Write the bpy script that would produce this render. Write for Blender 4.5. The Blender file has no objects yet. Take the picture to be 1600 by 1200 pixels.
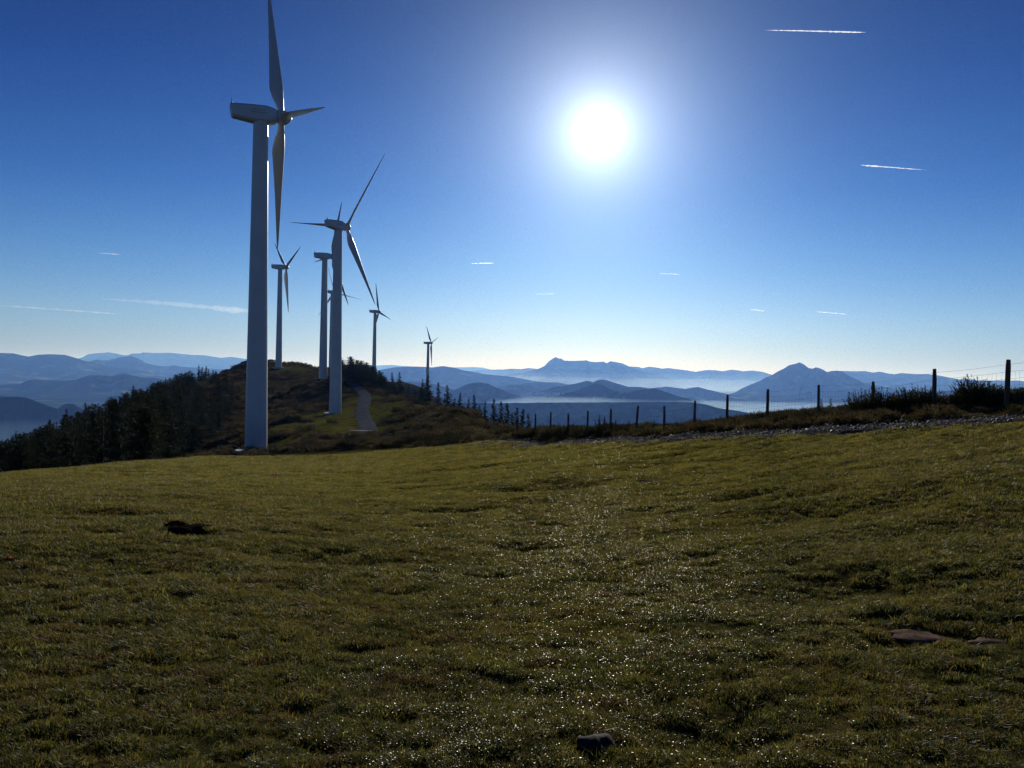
import bpy, math, numpy as np
from mathutils import Vector, Matrix, Euler
R = math.radians
scene = bpy.context.scene
COL = scene.collection

# ------------------------------------------------------------------ camera
F = 1248.0                                   # focal length in pixels of the 1600 px wide photograph
PITCH = -math.atan(22 / F); ROLL = R(1.2)
CAM = np.array([0.0, 0.0, 1.6])
_m = (Matrix.Rotation(math.pi / 2 + PITCH, 3, 'X') @ Matrix.Rotation(ROLL, 3, 'Z'))
M = np.array(_m)
cd = bpy.data.cameras.new('camera'); cam = bpy.data.objects.new('camera', cd); COL.objects.link(cam)
cam.location = CAM; cam.rotation_euler = _m.to_euler()
cd.sensor_width = 36; cd.lens = 36 * F / 1600; cd.clip_start = 0.1; cd.clip_end = 400000
scene.camera = cam

def at(px, py, Y):
    """the world point at depth Y seen at pixel px, py of the photograph"""
    d = M @ np.array([(px - 800) / F, (600 - py) / F, -1.0])
    return CAM + d * (Y / d[1])

# ------------------------------------------------------------------ sky, sun, exposure
sun_dir = at(935, 205, 1.0) - CAM; sun_dir /= np.linalg.norm(sun_dir)
SUN_EL = math.asin(sun_dir[2]); SUN_AZ = math.atan2(sun_dir[0], sun_dir[1])
w = bpy.data.worlds.new('World'); scene.world = w; w.use_nodes = True
nt = w.node_tree; N = nt.nodes; L = nt.links
bg = N['Background']
sky = N.new('ShaderNodeTexSky'); sky.sky_type = 'NISHITA'; sky.sun_disc = False
sky.sun_elevation = SUN_EL; sky.sun_rotation = SUN_AZ
sky.altitude = 600; sky.air_density = 1.0; sky.dust_density = 0.3; sky.ozone_density = 2.5
hsv = N.new('ShaderNodeHueSaturation'); hsv.inputs['Saturation'].default_value = 1.0; hsv.inputs['Value'].default_value = 0.85
L.new(sky.outputs[0], hsv.inputs['Color'])
tc = N.new('ShaderNodeTexCoord')
dot = N.new('ShaderNodeVectorMath'); dot.operation = 'DOT_PRODUCT'; dot.inputs[1].default_value = sun_dir
nrm = N.new('ShaderNodeVectorMath'); nrm.operation = 'NORMALIZE'
L.new(tc.outputs['Generated'], nrm.inputs[0]); L.new(nrm.outputs[0], dot.inputs[0])
def wm(op, a, b=None, clamp=False):
    n = N.new('ShaderNodeMath'); n.operation = op; n.use_clamp = clamp
    for i, v in enumerate((a, b)):
        if v is None: continue
        if isinstance(v, (int, float)): n.inputs[i].default_value = v
        else: L.new(v, n.inputs[i])
    return n.outputs[0]
ang = wm('MULTIPLY', wm('ARCCOSINE', wm('MINIMUM', dot.outputs['Value'], 0.9999999)), 57.2958)   # degrees from the sun
def lobe(amp, wdt, p=1.0):
    return wm('MULTIPLY', wm('EXPONENT', wm('MULTIPLY', wm('POWER', wm('DIVIDE', ang, wdt), p), -1.0)), amp)
glow = wm('ADD', lobe(10.0, 1.3, 1.1), lobe(14.5, 3.3, 0.92)); wide = lobe(0.9, 17.0, 1.3)
gc = N.new('ShaderNodeVectorMath'); gc.operation = 'SCALE'; gc.inputs[0].default_value = (0.84, 0.92, 1.0)
gw_ = N.new('ShaderNodeVectorMath'); gw_.operation = 'SCALE'; gw_.inputs[0].default_value = (0.36, 0.78, 1.0); L.new(wide, gw_.inputs['Scale'])
L.new(glow, gc.inputs['Scale'])
addn = N.new('ShaderNodeVectorMath'); addn.operation = 'ADD'
# clear winter air: the sky deepens quickly with height
sepz = N.new('ShaderNodeSeparateXYZ'); L.new(nrm.outputs[0], sepz.inputs[0])
rz = N.new('ShaderNodeValToRGB'); L.new(sepz.outputs['Z'], rz.inputs[0]); rz.color_ramp.interpolation = 'EASE'
rz.color_ramp.interpolation = 'LINEAR'
el = rz.color_ramp.elements; el[0].position = 0.0; el[0].color = (.47, .61, 1.02, 1); el[1].position = .55; el[1].color = (.07, .14, .40, 1)
for p_, c_ in ((.06, (.44, .61, .96)), (.13, (.29, .50, .86)), (.21, (.16, .35, .74)), (.32, (.085, .22, .57)), (.42, (.050, .14, .43))):
    e_ = el.new(p_); e_.color = (*c_, 1)
mulz = N.new('ShaderNodeVectorMath'); mulz.operation = 'MULTIPLY'
L.new(hsv.outputs[0], mulz.inputs[0]); L.new(rz.outputs[0], mulz.inputs[1])
add0 = N.new('ShaderNodeVectorMath'); add0.operation = 'ADD'; L.new(gc.outputs[0], add0.inputs[0]); L.new(gw_.outputs[0], add0.inputs[1])
L.new(mulz.outputs[0], addn.inputs[0]); L.new(add0.outputs[0], addn.inputs[1])
L.new(addn.outputs[0], bg.inputs['Color']); bg.inputs['Strength'].default_value = 0.1

sd = bpy.data.lights.new('sun', 'SUN'); so = bpy.data.objects.new('sun', sd); COL.objects.link(so)
sd.energy = 4.4; sd.angle = R(0.5); sd.color = (1.0, 0.94, 0.85)
so.rotation_euler = Vector(sun_dir).to_track_quat('Z', 'Y').to_euler()

vs = scene.view_settings; vs.view_transform = 'Standard'; vs.look = 'None'; vs.exposure = 0.0; vs.gamma = 1.0
scene.render.engine = 'CYCLES'
cy = scene.cycles
cy.use_denoising = True; cy.denoising_prefilter = 'NONE'
cy.max_bounces = 6; cy.diffuse_bounces = 2; cy.glossy_bounces = 2; cy.transmission_bounces = 2; cy.volume_bounces = 0
cy.transparent_max_bounces = 8; cy.sample_clamp_indirect = 4.0

# ------------------------------------------------------------------ helpers
def tag(o, label=None, cat=None, group=None, kind=None):
    if label: o['label'] = label
    if cat: o['category'] = cat
    if group: o['group'] = group
    if kind: o['kind'] = kind
    return o
def empty(name, loc, rz=0.0, scale=1.0):
    o = bpy.data.objects.new(name, None); COL.objects.link(o); o.location = loc
    o.rotation_euler = (0, 0, rz); o.scale = (scale,) * 3; o.empty_display_size = 0.2
    return o
def mesh_obj(name, verts, faces, mat, parent=None, smooth=False, mi=None, attrs=None):
    me = bpy.data.meshes.new(name)
    verts = np.asarray(verts, dtype=np.float32).reshape(-1, 3)
    if isinstance(faces, np.ndarray):
        k = faces.shape[1]; nf = len(faces)
        me.vertices.add(len(verts)); me.vertices.foreach_set('co', verts.ravel())
        me.loops.add(nf * k); me.loops.foreach_set('vertex_index', faces.ravel().astype(np.int32))
        me.polygons.add(nf); me.polygons.foreach_set('loop_start', np.arange(0, nf * k, k, dtype=np.int32))
        me.update(calc_edges=True)
    else:
        me.from_pydata(verts.tolist(), [], faces)
    for m in (mat if isinstance(mat, (list, tuple)) else [mat]): me.materials.append(m)
    if mi is not None: me.polygons.foreach_set('material_index', np.asarray(mi, dtype=np.int32))
    if smooth: me.polygons.foreach_set('use_smooth', np.ones(len(me.polygons), dtype=bool))
    if attrs:
        for k_, (typ, arr) in attrs.items():
            a = me.attributes.new(k_, typ, 'POINT'); a.data.foreach_set('value', arr)
    me.validate(); me.update()
    o = bpy.data.objects.new(name, me); COL.objects.link(o)
    if parent: o.parent = parent
    return o
def copy_tree(src, parent=None):
    c = src.copy(); COL.objects.link(c)
    if parent: c.parent = parent
    for ch in list(src.children): copy_tree(ch, c)
    return c

_rng = np.random.default_rng(7)
_tab = _rng.random((256, 256))
def vnoise(x, y, seed=0):
    x = x + seed * 17.31; y = y + seed * 9.73
    ix = np.floor(x).astype(np.int64); iy = np.floor(y).astype(np.int64)
    fx = x - ix; fy = y - iy; fx = fx * fx * (3 - 2 * fx); fy = fy * fy * (3 - 2 * fy)
    a = _tab[ix & 255, iy & 255]; b = _tab[(ix + 1) & 255, iy & 255]
    c = _tab[ix & 255, (iy + 1) & 255]; d = _tab[(ix + 1) & 255, (iy + 1) & 255]
    return (a * (1 - fx) + b * fx) * (1 - fy) + (c * (1 - fx) + d * fx) * fy * 1.0
def fbm(x, y, octv=4, seed=0):
    s = 0; a = 0.5; t = 0
    for k in range(octv):
        s = s + a * (vnoise(x, y, seed + k) - 0.5); t += a; a *= 0.5
        x, y = x * 1.95 + y * 0.35, y * 1.95 - x * 0.35
    return s / t * 2        # about -1..1
def smooth01(x): x = np.clip(x, 0, 1); return x * x * (3 - 2 * x)

# node material helper
class MatB:
    def __init__(s, name):
        s.m = bpy.data.materials.new(name); s.m.use_nodes = True
        s.n = s.m.node_tree.nodes; s.l = s.m.node_tree.links; s.b = s.n['Principled BSDF']; s.out = s.n['Material Output']
    def pos(s): return s.n.new('ShaderNodeNewGeometry').outputs['Position']
    def obj(s): return s.n.new('ShaderNodeTexCoord').outputs['Object']
    def noise(s, vec, scale, detail=3, rough=0.55, stretch=None):
        if stretch:
            mp = s.n.new('ShaderNodeMapping'); mp.inputs['Scale'].default_value = stretch; s.l.new(vec, mp.inputs['Vector']); vec = mp.outputs[0]
        t = s.n.new('ShaderNodeTexNoise'); t.inputs['Scale'].default_value = scale; t.inputs['Detail'].default_value = detail
        t.inputs['Roughness'].default_value = rough; s.l.new(vec, t.inputs['Vector']); return t.outputs['Fac']
    def ramp(s, fac, stops):
        r = s.n.new('ShaderNodeValToRGB'); s.l.new(fac, r.inputs[0]); el = r.color_ramp.elements
        while len(el) < len(stops): el.new(0.5)
        for e, (p, c) in zip(el, stops): e.position = p; e.color = (*c, 1) if len(c) == 3 else c
        return r.outputs[0]
    def mix(s, fac, a, b, mode='MIX'):
        x = s.n.new('ShaderNodeMix'); x.data_type = 'RGBA'; x.blend_type = mode
        if isinstance(fac, (int, float)): x.inputs[0].default_value = fac
        else: s.l.new(fac, x.inputs[0])
        for i, v in ((6, a), (7, b)):
            if isinstance(v, tuple): x.inputs[i].default_value = (*v, 1)
            else: s.l.new(v, x.inputs[i])
        return x.outputs[2]
    def math(s, op, a, b=0.0, clamp=False):
        x = s.n.new('ShaderNodeMath'); x.operation = op; x.use_clamp = clamp
        for i, v in enumerate((a, b)):
            if isinstance(v, (int, float)): x.inputs[i].default_value = v
            else: s.l.new(v, x.inputs[i])
        return x.outputs[0]
    def attr(s, name):
        x = s.n.new('ShaderNodeAttribute'); x.attribute_name = name; return x.outputs['Fac']
    def bump(s, h, strength=0.5, dist=0.05):
        x = s.n.new('ShaderNodeBump'); x.inputs['Strength'].default_value = strength; x.inputs['Distance'].default_value = dist
        s.l.new(h, x.inputs['Height']); s.l.new(x.outputs[0], s.b.inputs['Normal']); return x
    def set(s, color=None, rough=0.8, spec=0.3, metal=0.0):
        if color is not None:
            if isinstance(color, tuple): s.b.inputs['Base Color'].default_value = (*color, 1)
            else: s.l.new(color, s.b.inputs['Base Color'])
        s.b.inputs['Roughness'].default_value = rough; s.b.inputs['Specular IOR Level'].default_value = spec
        s.b.inputs['Metallic'].default_value = metal
        return s
    def translucent(s, color, fac):
        t = s.n.new('ShaderNodeBsdfTranslucent')
        if isinstance(color, tuple): t.inputs[0].default_value = (*color, 1)
        else: s.l.new(color, t.inputs[0])
        x = s.n.new('ShaderNodeMixShader'); x.inputs[0].default_value = fac
        s.l.new(s.b.outputs[0], x.inputs[1]); s.l.new(t.outputs[0], x.inputs[2]); s.l.new(x.outputs[0], s.out.inputs['Surface'])
        return s

# ------------------------------------------------------------------ terrain: control points, then a smooth surface through them
TURB = [  # hub px, hub py, depth, yaw, blade phase, base py
    (440, 184, 119, 26, 102, 706), (541, 355, 214, 58, 38, 644), (447, 418, 400, 34, 69, 574), (519, 401, 314, 34, 30, 593),
    (523, 457, 565, 66, 104, 574), (592, 487, 592, 30, 108, 597), (674, 536, 737, 22, 77, 612)]
cp = []   # x, y, z
def cpx(*pts):
    for px, py, D in pts: cp.append(at(px, py, D))
def cw(*pts):
    for p in pts: cp.append(np.array(p, float))
for t in TURB:
    cpx(({440: 393, 541: 517, 447: 434, 519: 505, 523: 519, 592: 585, 674: 669}[t[0]], t[5], t[2]))
cw((0, 0.6, 0), (-1.5, 1, -.03), (1.5, 1, .02), (-3, 0, -.1), (3, 0, .08), (0, -4, .2), (-8, -4, -.2), (8, -4, .3), (-20, -20, -1), (20, -20, .8),
   (0, -60, 0), (-60, 0, -8), (60, 0, 2), (-150, 0, -45), (150, 0, -20), (0, -300, -30), (-400, 100, -160), (400, 100, -160), (-25, 5, -1.8), (25, 5, .8), (-400, -300, -120), (400, -300, -120))
cpx((800, 1195, 3.2), (800, 1000, 5.6), (800, 850, 11), (800, 750, 22), (800, 712, 38), (1400, 900, 6.2), (1400, 750, 12.5), (1400, 700, 18), (1550, 1100, 3.8),
    (100, 1000, 5), (100, 850, 8.5), (100, 780, 14), (0, 745, 26), (0, 742, 32), (-100, 756, 30), (200, 750, 26), (200, 723, 48), (300, 716, 70), (400, 760, 22), (400, 722, 55),
    (100, 733, 38), (600, 760, 24), (600, 715, 55), (1100, 760, 17), (1100, 705, 26))
cpx((1600, 653, 20), (1400, 664, 23), (1200, 678, 27.5), (1000, 687, 35), (850, 695, 46), (700, 698, 62), (620, 700, 80), (500, 706, 100), (430, 705, 112))
cpx((1573, 631, 23.8), (1460, 638, 26.1), (1363, 647, 28.5), (1278, 652, 30.8), (1199, 657, 33.1), (1136, 662, 35.5), (1085, 666, 37.8), (1038, 671, 40.1),
    (994, 671, 42.5), (954, 674, 44.8), (918, 676, 47.2), (888, 677, 49.5), (861, 677, 51.8), (836, 677, 54.2), (1700, 622, 22), (1800, 618, 21))
cpx((1600, 700, 50), (1300, 700, 55), (1100, 700, 62), (1000, 705, 68), (900, 712, 78), (1600, 1000, 120), (1200, 1000, 130), (900, 900, 150),
    (1600, 1100, 400), (1200, 1050, 400), (800, 950, 400), (800, 760, 230))
cpx((0, 790, 60), (-150, 840, 60), (0, 765, 95), (-200, 830, 130), (-60, 740, 150), (120, 765, 85), (200, 750, 85), (110, 722, 130), (200, 700, 150), (0, 713, 160), (60, 693, 180), (130, 665, 210), (205, 637, 260), (240, 624, 290), (300, 602, 340), (345, 588, 400),
    (330, 698, 150), (360, 650, 220), (300, 732, 108), (0, 810, 250), (100, 760, 380), (230, 660, 480), (0, 1000, 500), (300, 640, 600))
cpx((380, 564, 430), (420, 566, 430), (480, 573, 425), (350, 585, 420), (420, 600, 340), (450, 620, 270), (410, 640, 240), (460, 655, 190), (420, 682, 150), (470, 690, 128), (530, 668, 165), (550, 650, 200),
    (540, 592, 345), (580, 598, 330), (610, 612, 300), (560, 604, 290), (567, 622, 250), (563, 642, 210), (575, 660, 180), (592, 676, 150),
    (640, 622, 255), (700, 645, 205), (760, 662, 155), (820, 682, 105), (650, 662, 150), (640, 688, 110), (740, 690, 85), (560, 694, 110),
    (612, 612, 560), (632, 624, 600), (640, 630, 690), (610, 620, 660), (560, 596, 650), (480, 600, 560), (669, 640, 900), (600, 690, 1300), (400, 700, 900), (760, 760, 800))
cp = np.array(cp)
def warp(x, y): return np.arctan2(x, y) * 2.2, np.log(np.hypot(x, y) + 5.0)
_cu, _cv = warp(cp[:, 0], cp[:, 1]); _cq = cp[:, 2] / (np.hypot(cp[:, 0], cp[:, 1]) + 20)
def _U(r2): return np.where(r2 > 1e-12, 0.5 * r2 * np.log(np.maximum(r2, 1e-12)), 0.0)
n_ = len(cp)
K = _U((_cu[:, None] - _cu) ** 2 + (_cv[:, None] - _cv) ** 2) + np.eye(n_) * 2e-4
P = np.stack([np.ones(n_), _cu, _cv], 1)
A = np.block([[K, P], [P.T, np.zeros((3, 3))]])
_w = np.linalg.solve(A, np.concatenate([_cq, np.zeros(3)]))

_fd = [(-300, 40), (0, 42), (100, 50), (200, 62), (300, 85), (376, 104), (430, 104), (500, 98), (600, 84), (700, 63), (800, 49.5), (900, 41), (1000, 33.8), (1100, 30.0), (1200, 26.8), (1300, 24.4), (1450, 21.6), (1600, 19.2), (1900, 17)]
_fa = np.array([math.atan2(*(at(px, 650, 1)[:2])) for px, _ in _fd])
_fr = np.array([D / math.cos(a) for (_, D), a in zip(_fd, _fa)])
def turf_mask(x, y):
    az = np.arctan2(x, y); r = np.hypot(x, y)
    rf = np.interp(az, _fa, _fr, left=45, right=30)
    rf = rf * (1 + 0.05 * fbm(x * 0.3, y * 0.3, 3, 11))
    return smooth01((rf - r) / (0.03 * rf) + 0.5)
_green = [(*at(560, 640, 205)[:2], 22, 1.0), (*at(480, 668, 165)[:2], 16, .8), (*at(570, 672, 150)[:2], 12, .8), (*at(440, 578, 392)[:2], 16, .9), (*at(1110, 661, 42)[:2], 5, 1.0), (*at(540, 650, 190)[:2], 14, 1.0),
          (*at(562, 622, 245)[:2], 11, 1.1), (*at(566, 640, 210)[:2], 12, 1.1), (*at(574, 656, 182)[:2], 11, 1.1), (*at(590, 668, 158)[:2], 9, 1.1), (*at(555, 606, 285)[:2], 8, .9),
          (*at(500, 690, 125)[:2], 9, .6), (*at(600, 640, 215)[:2], 8, .8), (*at(430, 690, 135)[:2], 12, .5)]
_pth = np.array([at(548, 604, 300), at(560, 606, 285), at(570, 613, 262), at(571, 625, 240), at(565, 640, 210), at(570, 655, 182), at(578, 668, 160), at(568, 676, 146)])[:, :2]
_pth = np.stack([np.interp(np.linspace(0, 7, 50), range(8), _pth[:, k]) for k in (0, 1)], -1)
def path_dist(x, y):
    x = np.asarray(x, float); y = np.asarray(y, float); d = np.full(x.shape, 99.0)
    m = (y > 130) & (y < 320) & (x > -75) & (x < -15)
    if np.any(m):
        xx = x[m]; yy = y[m]; dd = np.full(xx.shape, 99.0)
        for a, b in _pth: dd = np.minimum(dd, np.hypot(xx - a, yy - b))
        d[m] = dd
    return d
def base_h(x, y):
    sh = np.shape(x); x = np.ravel(x).astype(float); y = np.ravel(y).astype(float); out = np.empty(len(x))
    for i in range(0, len(x), 40000):
        xx = x[i:i + 40000]; yy = y[i:i + 40000]; u, v = warp(xx, yy)
        q = _U((u[:, None] - _cu) ** 2 + (v[:, None] - _cv) ** 2) @ _w[:n_] + _w[n_] + _w[n_ + 1] * u + _w[n_ + 2] * v
        out[i:i + 40000] = q * (np.hypot(xx, yy) + 20)
    r = np.hypot(x, y)
    back = smooth01((np.abs(np.arctan2(x, y)) - R(100)) / R(60)) * smooth01((r - 5) / 20)
    out = out * (1 - back) + back * (-0.0004 * r * r).clip(-395)
    k = smooth01((r - 900) / 1100); out = out * (1 - k) + k * -405
    return np.maximum(out, -405).reshape(sh)
def height(x, y):
    x = np.asarray(x, float); y = np.asarray(y, float); r = np.hypot(x, y)
    z = base_h(x, y); t = turf_mask(x, y)
    z = z + 0.065 * fbm(x / 2.6, y / 1.7, 3, 1) * np.clip(r / 8, .3, 1)
    z = z + 0.026 * fbm(x / 0.55, y / 0.38, 3, 2) * np.clip(1.6 - r / 40, 0, 1) + 0.016 * fbm(x / 0.14, y / 0.10, 2, 8) * np.clip(1.3 - r / 12, 0, 1)
    far = smooth01((r - 20) / 80) * (1 - t) * smooth01((path_dist(x, y) - 2.0) / 7)
    z = z + (1 - t) * (0.10 * fbm(x / 1.1, y / 1.1, 3, 4) + far * (0.9 * fbm(x / 16, y / 16, 3, 5) + 0.45 * fbm(x / 4, y / 4, 3, 6)))
    # hollows scuffed in the turf
    for hx, hy, hr, hd in HOLES:
        d2 = ((x - hx) / (hr * 1.5)) ** 2 + ((y - hy) / hr) ** 2
        z = z - hd * np.exp(-d2 ** 1.5)
    return z
HOLES = []
def march(px, py, lo=2.0, hi=400.0):
    """where the ray through a pixel first meets the ground"""
    d = M @ np.array([(px - 800) / F, (600 - py) / F, -1.0]); d = d / d[1]
    Y = np.geomspace(lo, hi, 1500); z = CAM[2] + d[2] * Y; g = height(d[0] * Y, Y)
    i = np.argmax(z < g)
    return np.array([d[0] * Y[i], Y[i], g[i]])
HOLES = [(*march(150, 800)[:2], .55, .12), (*march(290, 830)[:2], .30, .12), (*march(710, 798)[:2], .5, .10), (*march(860, 758)[:2], 1.0, .18), (*march(730, 732)[:2], 1.2, .2),
         (*march(1300, 800)[:2], 1.1, .16), (*march(760, 1075)[:2], .28, .06), (*march(1420, 985)[:2], .22, .03), (*march(1550, 990)[:2], .2, .03), (*march(1540, 815)[:2], .8, .13),
         (*march(1160, 775)[:2], .5, .1), (*march(1230, 775)[:2], .5, .1), (*march(940, 905)[:2], .3, .07), (*march(1330, 920)[:2], .5, .1), (*march(480, 870)[:2], .6, .1), (*march(1110, 1150)[:2], .2, .05),
         (*march(60, 905)[:2], .5, .08), (*march(200, 880)[:2], .6, .08)]
_hr = np.random.default_rng(31)
for k in range(46):
    r_h = 5 * 11 ** _hr.random(); a_h = _hr.uniform(-.52, .52)
    HOLES.append((r_h * math.sin(a_h), r_h * math.cos(a_h), _hr.uniform(.10, .22) * (1 + r_h / 25), _hr.uniform(.03, .06) * (1 + r_h / 30)))

# ------------------------------------------------------------------ materials for ground and plants
gm = MatB('hill_ground')
p = gm.pos()
turfc = gm.ramp(gm.noise(p, 0.9, 6, 0.65), [(0.30, (0.016, 0.022, 0.006)), (0.45, (0.035, 0.040, 0.008)), (0.57, (0.055, 0.050, 0.012)), (0.70, (0.075, 0.050, 0.020))])
turfc = gm.mix(gm.ramp(gm.noise(p, 14, 4, 0.7), [(0.38, (0, 0, 0)), (0.66, (1, 1, 1))]), turfc, gm.mix(0.5, turfc, (0.11, 0.085, 0.04)))
heathc = gm.ramp(gm.noise(p, 0.35, 6, 0.7), [(0.32, (0.012, 0.015, 0.006)), (0.47, (0.035, 0.032, 0.012)), (0.60, (0.075, 0.058, 0.022)), (0.74, (0.10, 0.09, 0.028))])
grassc = gm.ramp(gm.noise(p, 0.5, 5, 0.65), [(0.35, (0.03, 0.036, 0.008)), (0.55, (0.10, 0.098, 0.018)), (0.75, (0.12, 0.085, 0.03))])
c = gm.mix(gm.attr('green'), heathc, grassc); c = gm.mix(gm.attr('turf'), c, turfc)
gm.set(c, 1.0, 0.0)
gm.bump(gm.noise(p, 22, 5, 0.75), 0.9, 0.04)

# ground sheet round the camera, in rings
az = np.concatenate([np.arange(-180, -46, 3.0), np.arange(-44, 44.01, 0.115), np.arange(47, 181, 3.0)]); az[-1] = 180.0; az = np.radians(az)
rr = np.concatenate([[0.0], np.geomspace(0.35, 2000, 820)])
AZ, RR = np.meshgrid(az, rr)
X = RR * np.sin(AZ); Y = RR * np.cos(AZ)
Z = height(X, Y); nr, na = X.shape
Z[-1] = -405
idx = np.arange(nr * na).reshape(nr, na)
faces = np.stack([idx[:-1, :-1], idx[1:, :-1], idx[1:, 1:], idx[:-1, 1:]], -1).reshape(-1, 4)[:, ::-1]
turf = turf_mask(X, Y).ravel()
gr = np.zeros_like(X)
for gx, gy, s_, a_ in _green: gr = np.maximum(gr, a_ * np.exp(-((X - gx) ** 2 + (Y - gy) ** 2) / (s_ * s_) * 1.2))
gr = smooth01((gr + 0.45 * fbm(X / 5, Y / 5, 4, 21) - 0.32) / 0.25).ravel()
ground = mesh_obj('ground', np.stack([X, Y, Z], -1).reshape(-1, 3), faces, gm.m, smooth=True,
                  attrs={'turf': ('FLOAT', turf.astype(np.float32)), 'green': ('FLOAT', gr.astype(np.float32))})
tag(ground, kind='structure')

vm = MatB('valley_land'); p = vm.pos()
c = vm.ramp(vm.noise(p, 0.0016, 7, 0.6), [(0.40, (0.018, 0.028, 0.014)), (0.52, (0.03, 0.042, 0.018)), (0.60, (0.10, 0.12, 0.045)), (0.72, (0.16, 0.17, 0.08))])
vm.set(c, 1.0, 0.0)
s = 120000
tag(mesh_obj('valley', [(-s, -s, -400), (s, -s, -400), (s, s, -400), (-s, s, -400)], [(0, 1, 2, 3)], vm.m), kind='structure')

# ------------------------------------------------------------------ mountains and hills, each at its own distance
mm = MatB('mountain_forest'); p = mm.pos()
c = mm.ramp(mm.noise(p, 0.0022, 8, 0.62), [(0.42, (0.016, 0.024, 0.014)), (0.55, (0.030, 0.040, 0.02)), (0.62, (0.11, 0.13, 0.055)), (0.70, (0.22, 0.22, 0.11))])
mm.set(c, 1.0, 0.0)
def ridge(name, D, pts, W=None, zb=-420, rough=1.0, seed=0, nx=260, back=None):
    W = W or 0.22 * D; back = back or W
    px = np.array([q[0] for q in pts], float); py = np.array([q[1] for q in pts], float)
    xs = np.linspace(px[0], px[-1], nx); ys = np.interp(xs, px, py)
    ys = ys + 0.55 * rough * fbm(xs / 9.0, xs * 0 + seed, 4, seed)
    crest = np.array([at(a, b, D) for a, b in zip(xs, ys)])
    ts = np.concatenate([-np.geomspace(1, 0.012, 34), [0], np.geomspace(0.015, 1, 16)])
    V = []
    for t in ts:
        k = abs(t); wd = W if t < 0 else back
        fall = 1 - (1 - k) ** 1.25 * (1 - 0.25 * np.sin(np.pi * k))
        cx = crest[:, 0]; yy = crest[:, 1] + t * wd
        xx = cx * (yy / crest[:, 1]) if t < 0 else cx
        n1 = 1 - np.abs(fbm(cx / (0.045 * D) + k * 1.3, yy / (0.16 * D), 4, seed + 3)) * 1.6
        n2 = fbm(cx / (0.012 * D), yy / (0.02 * D), 4, seed + 5)
        hgt = crest[:, 2] - zb
        z = zb + hgt * (1 - fall) + hgt * min(k * 4, 1) * (1 - k) * (0.34 * (n1 - 0.75) + 0.11 * n2)
        # nothing on the near side may rise above the crest line as seen from the hilltop
        zmax = 1.6 + (crest[:, 2] - 1.6) * (yy / crest[:, 1]) - 0.0006 * D * min(k * 20, 1)
        if t != 0: z = np.minimum(z, zmax)
        V.append(np.stack([xx, yy, z], -1))
    V = np.array(V); nr_, na_ = V.shape[:2]; ii = np.arange(nr_ * na_).reshape(nr_, na_)
    fs = np.stack([ii[:-1, :-1], ii[:-1, 1:], ii[1:, 1:], ii[1:, :-1]], -1).reshape(-1, 4)
    return tag(mesh_obj(name, V.reshape(-1, 3), fs, mm.m, smooth=True), kind='structure')
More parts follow.
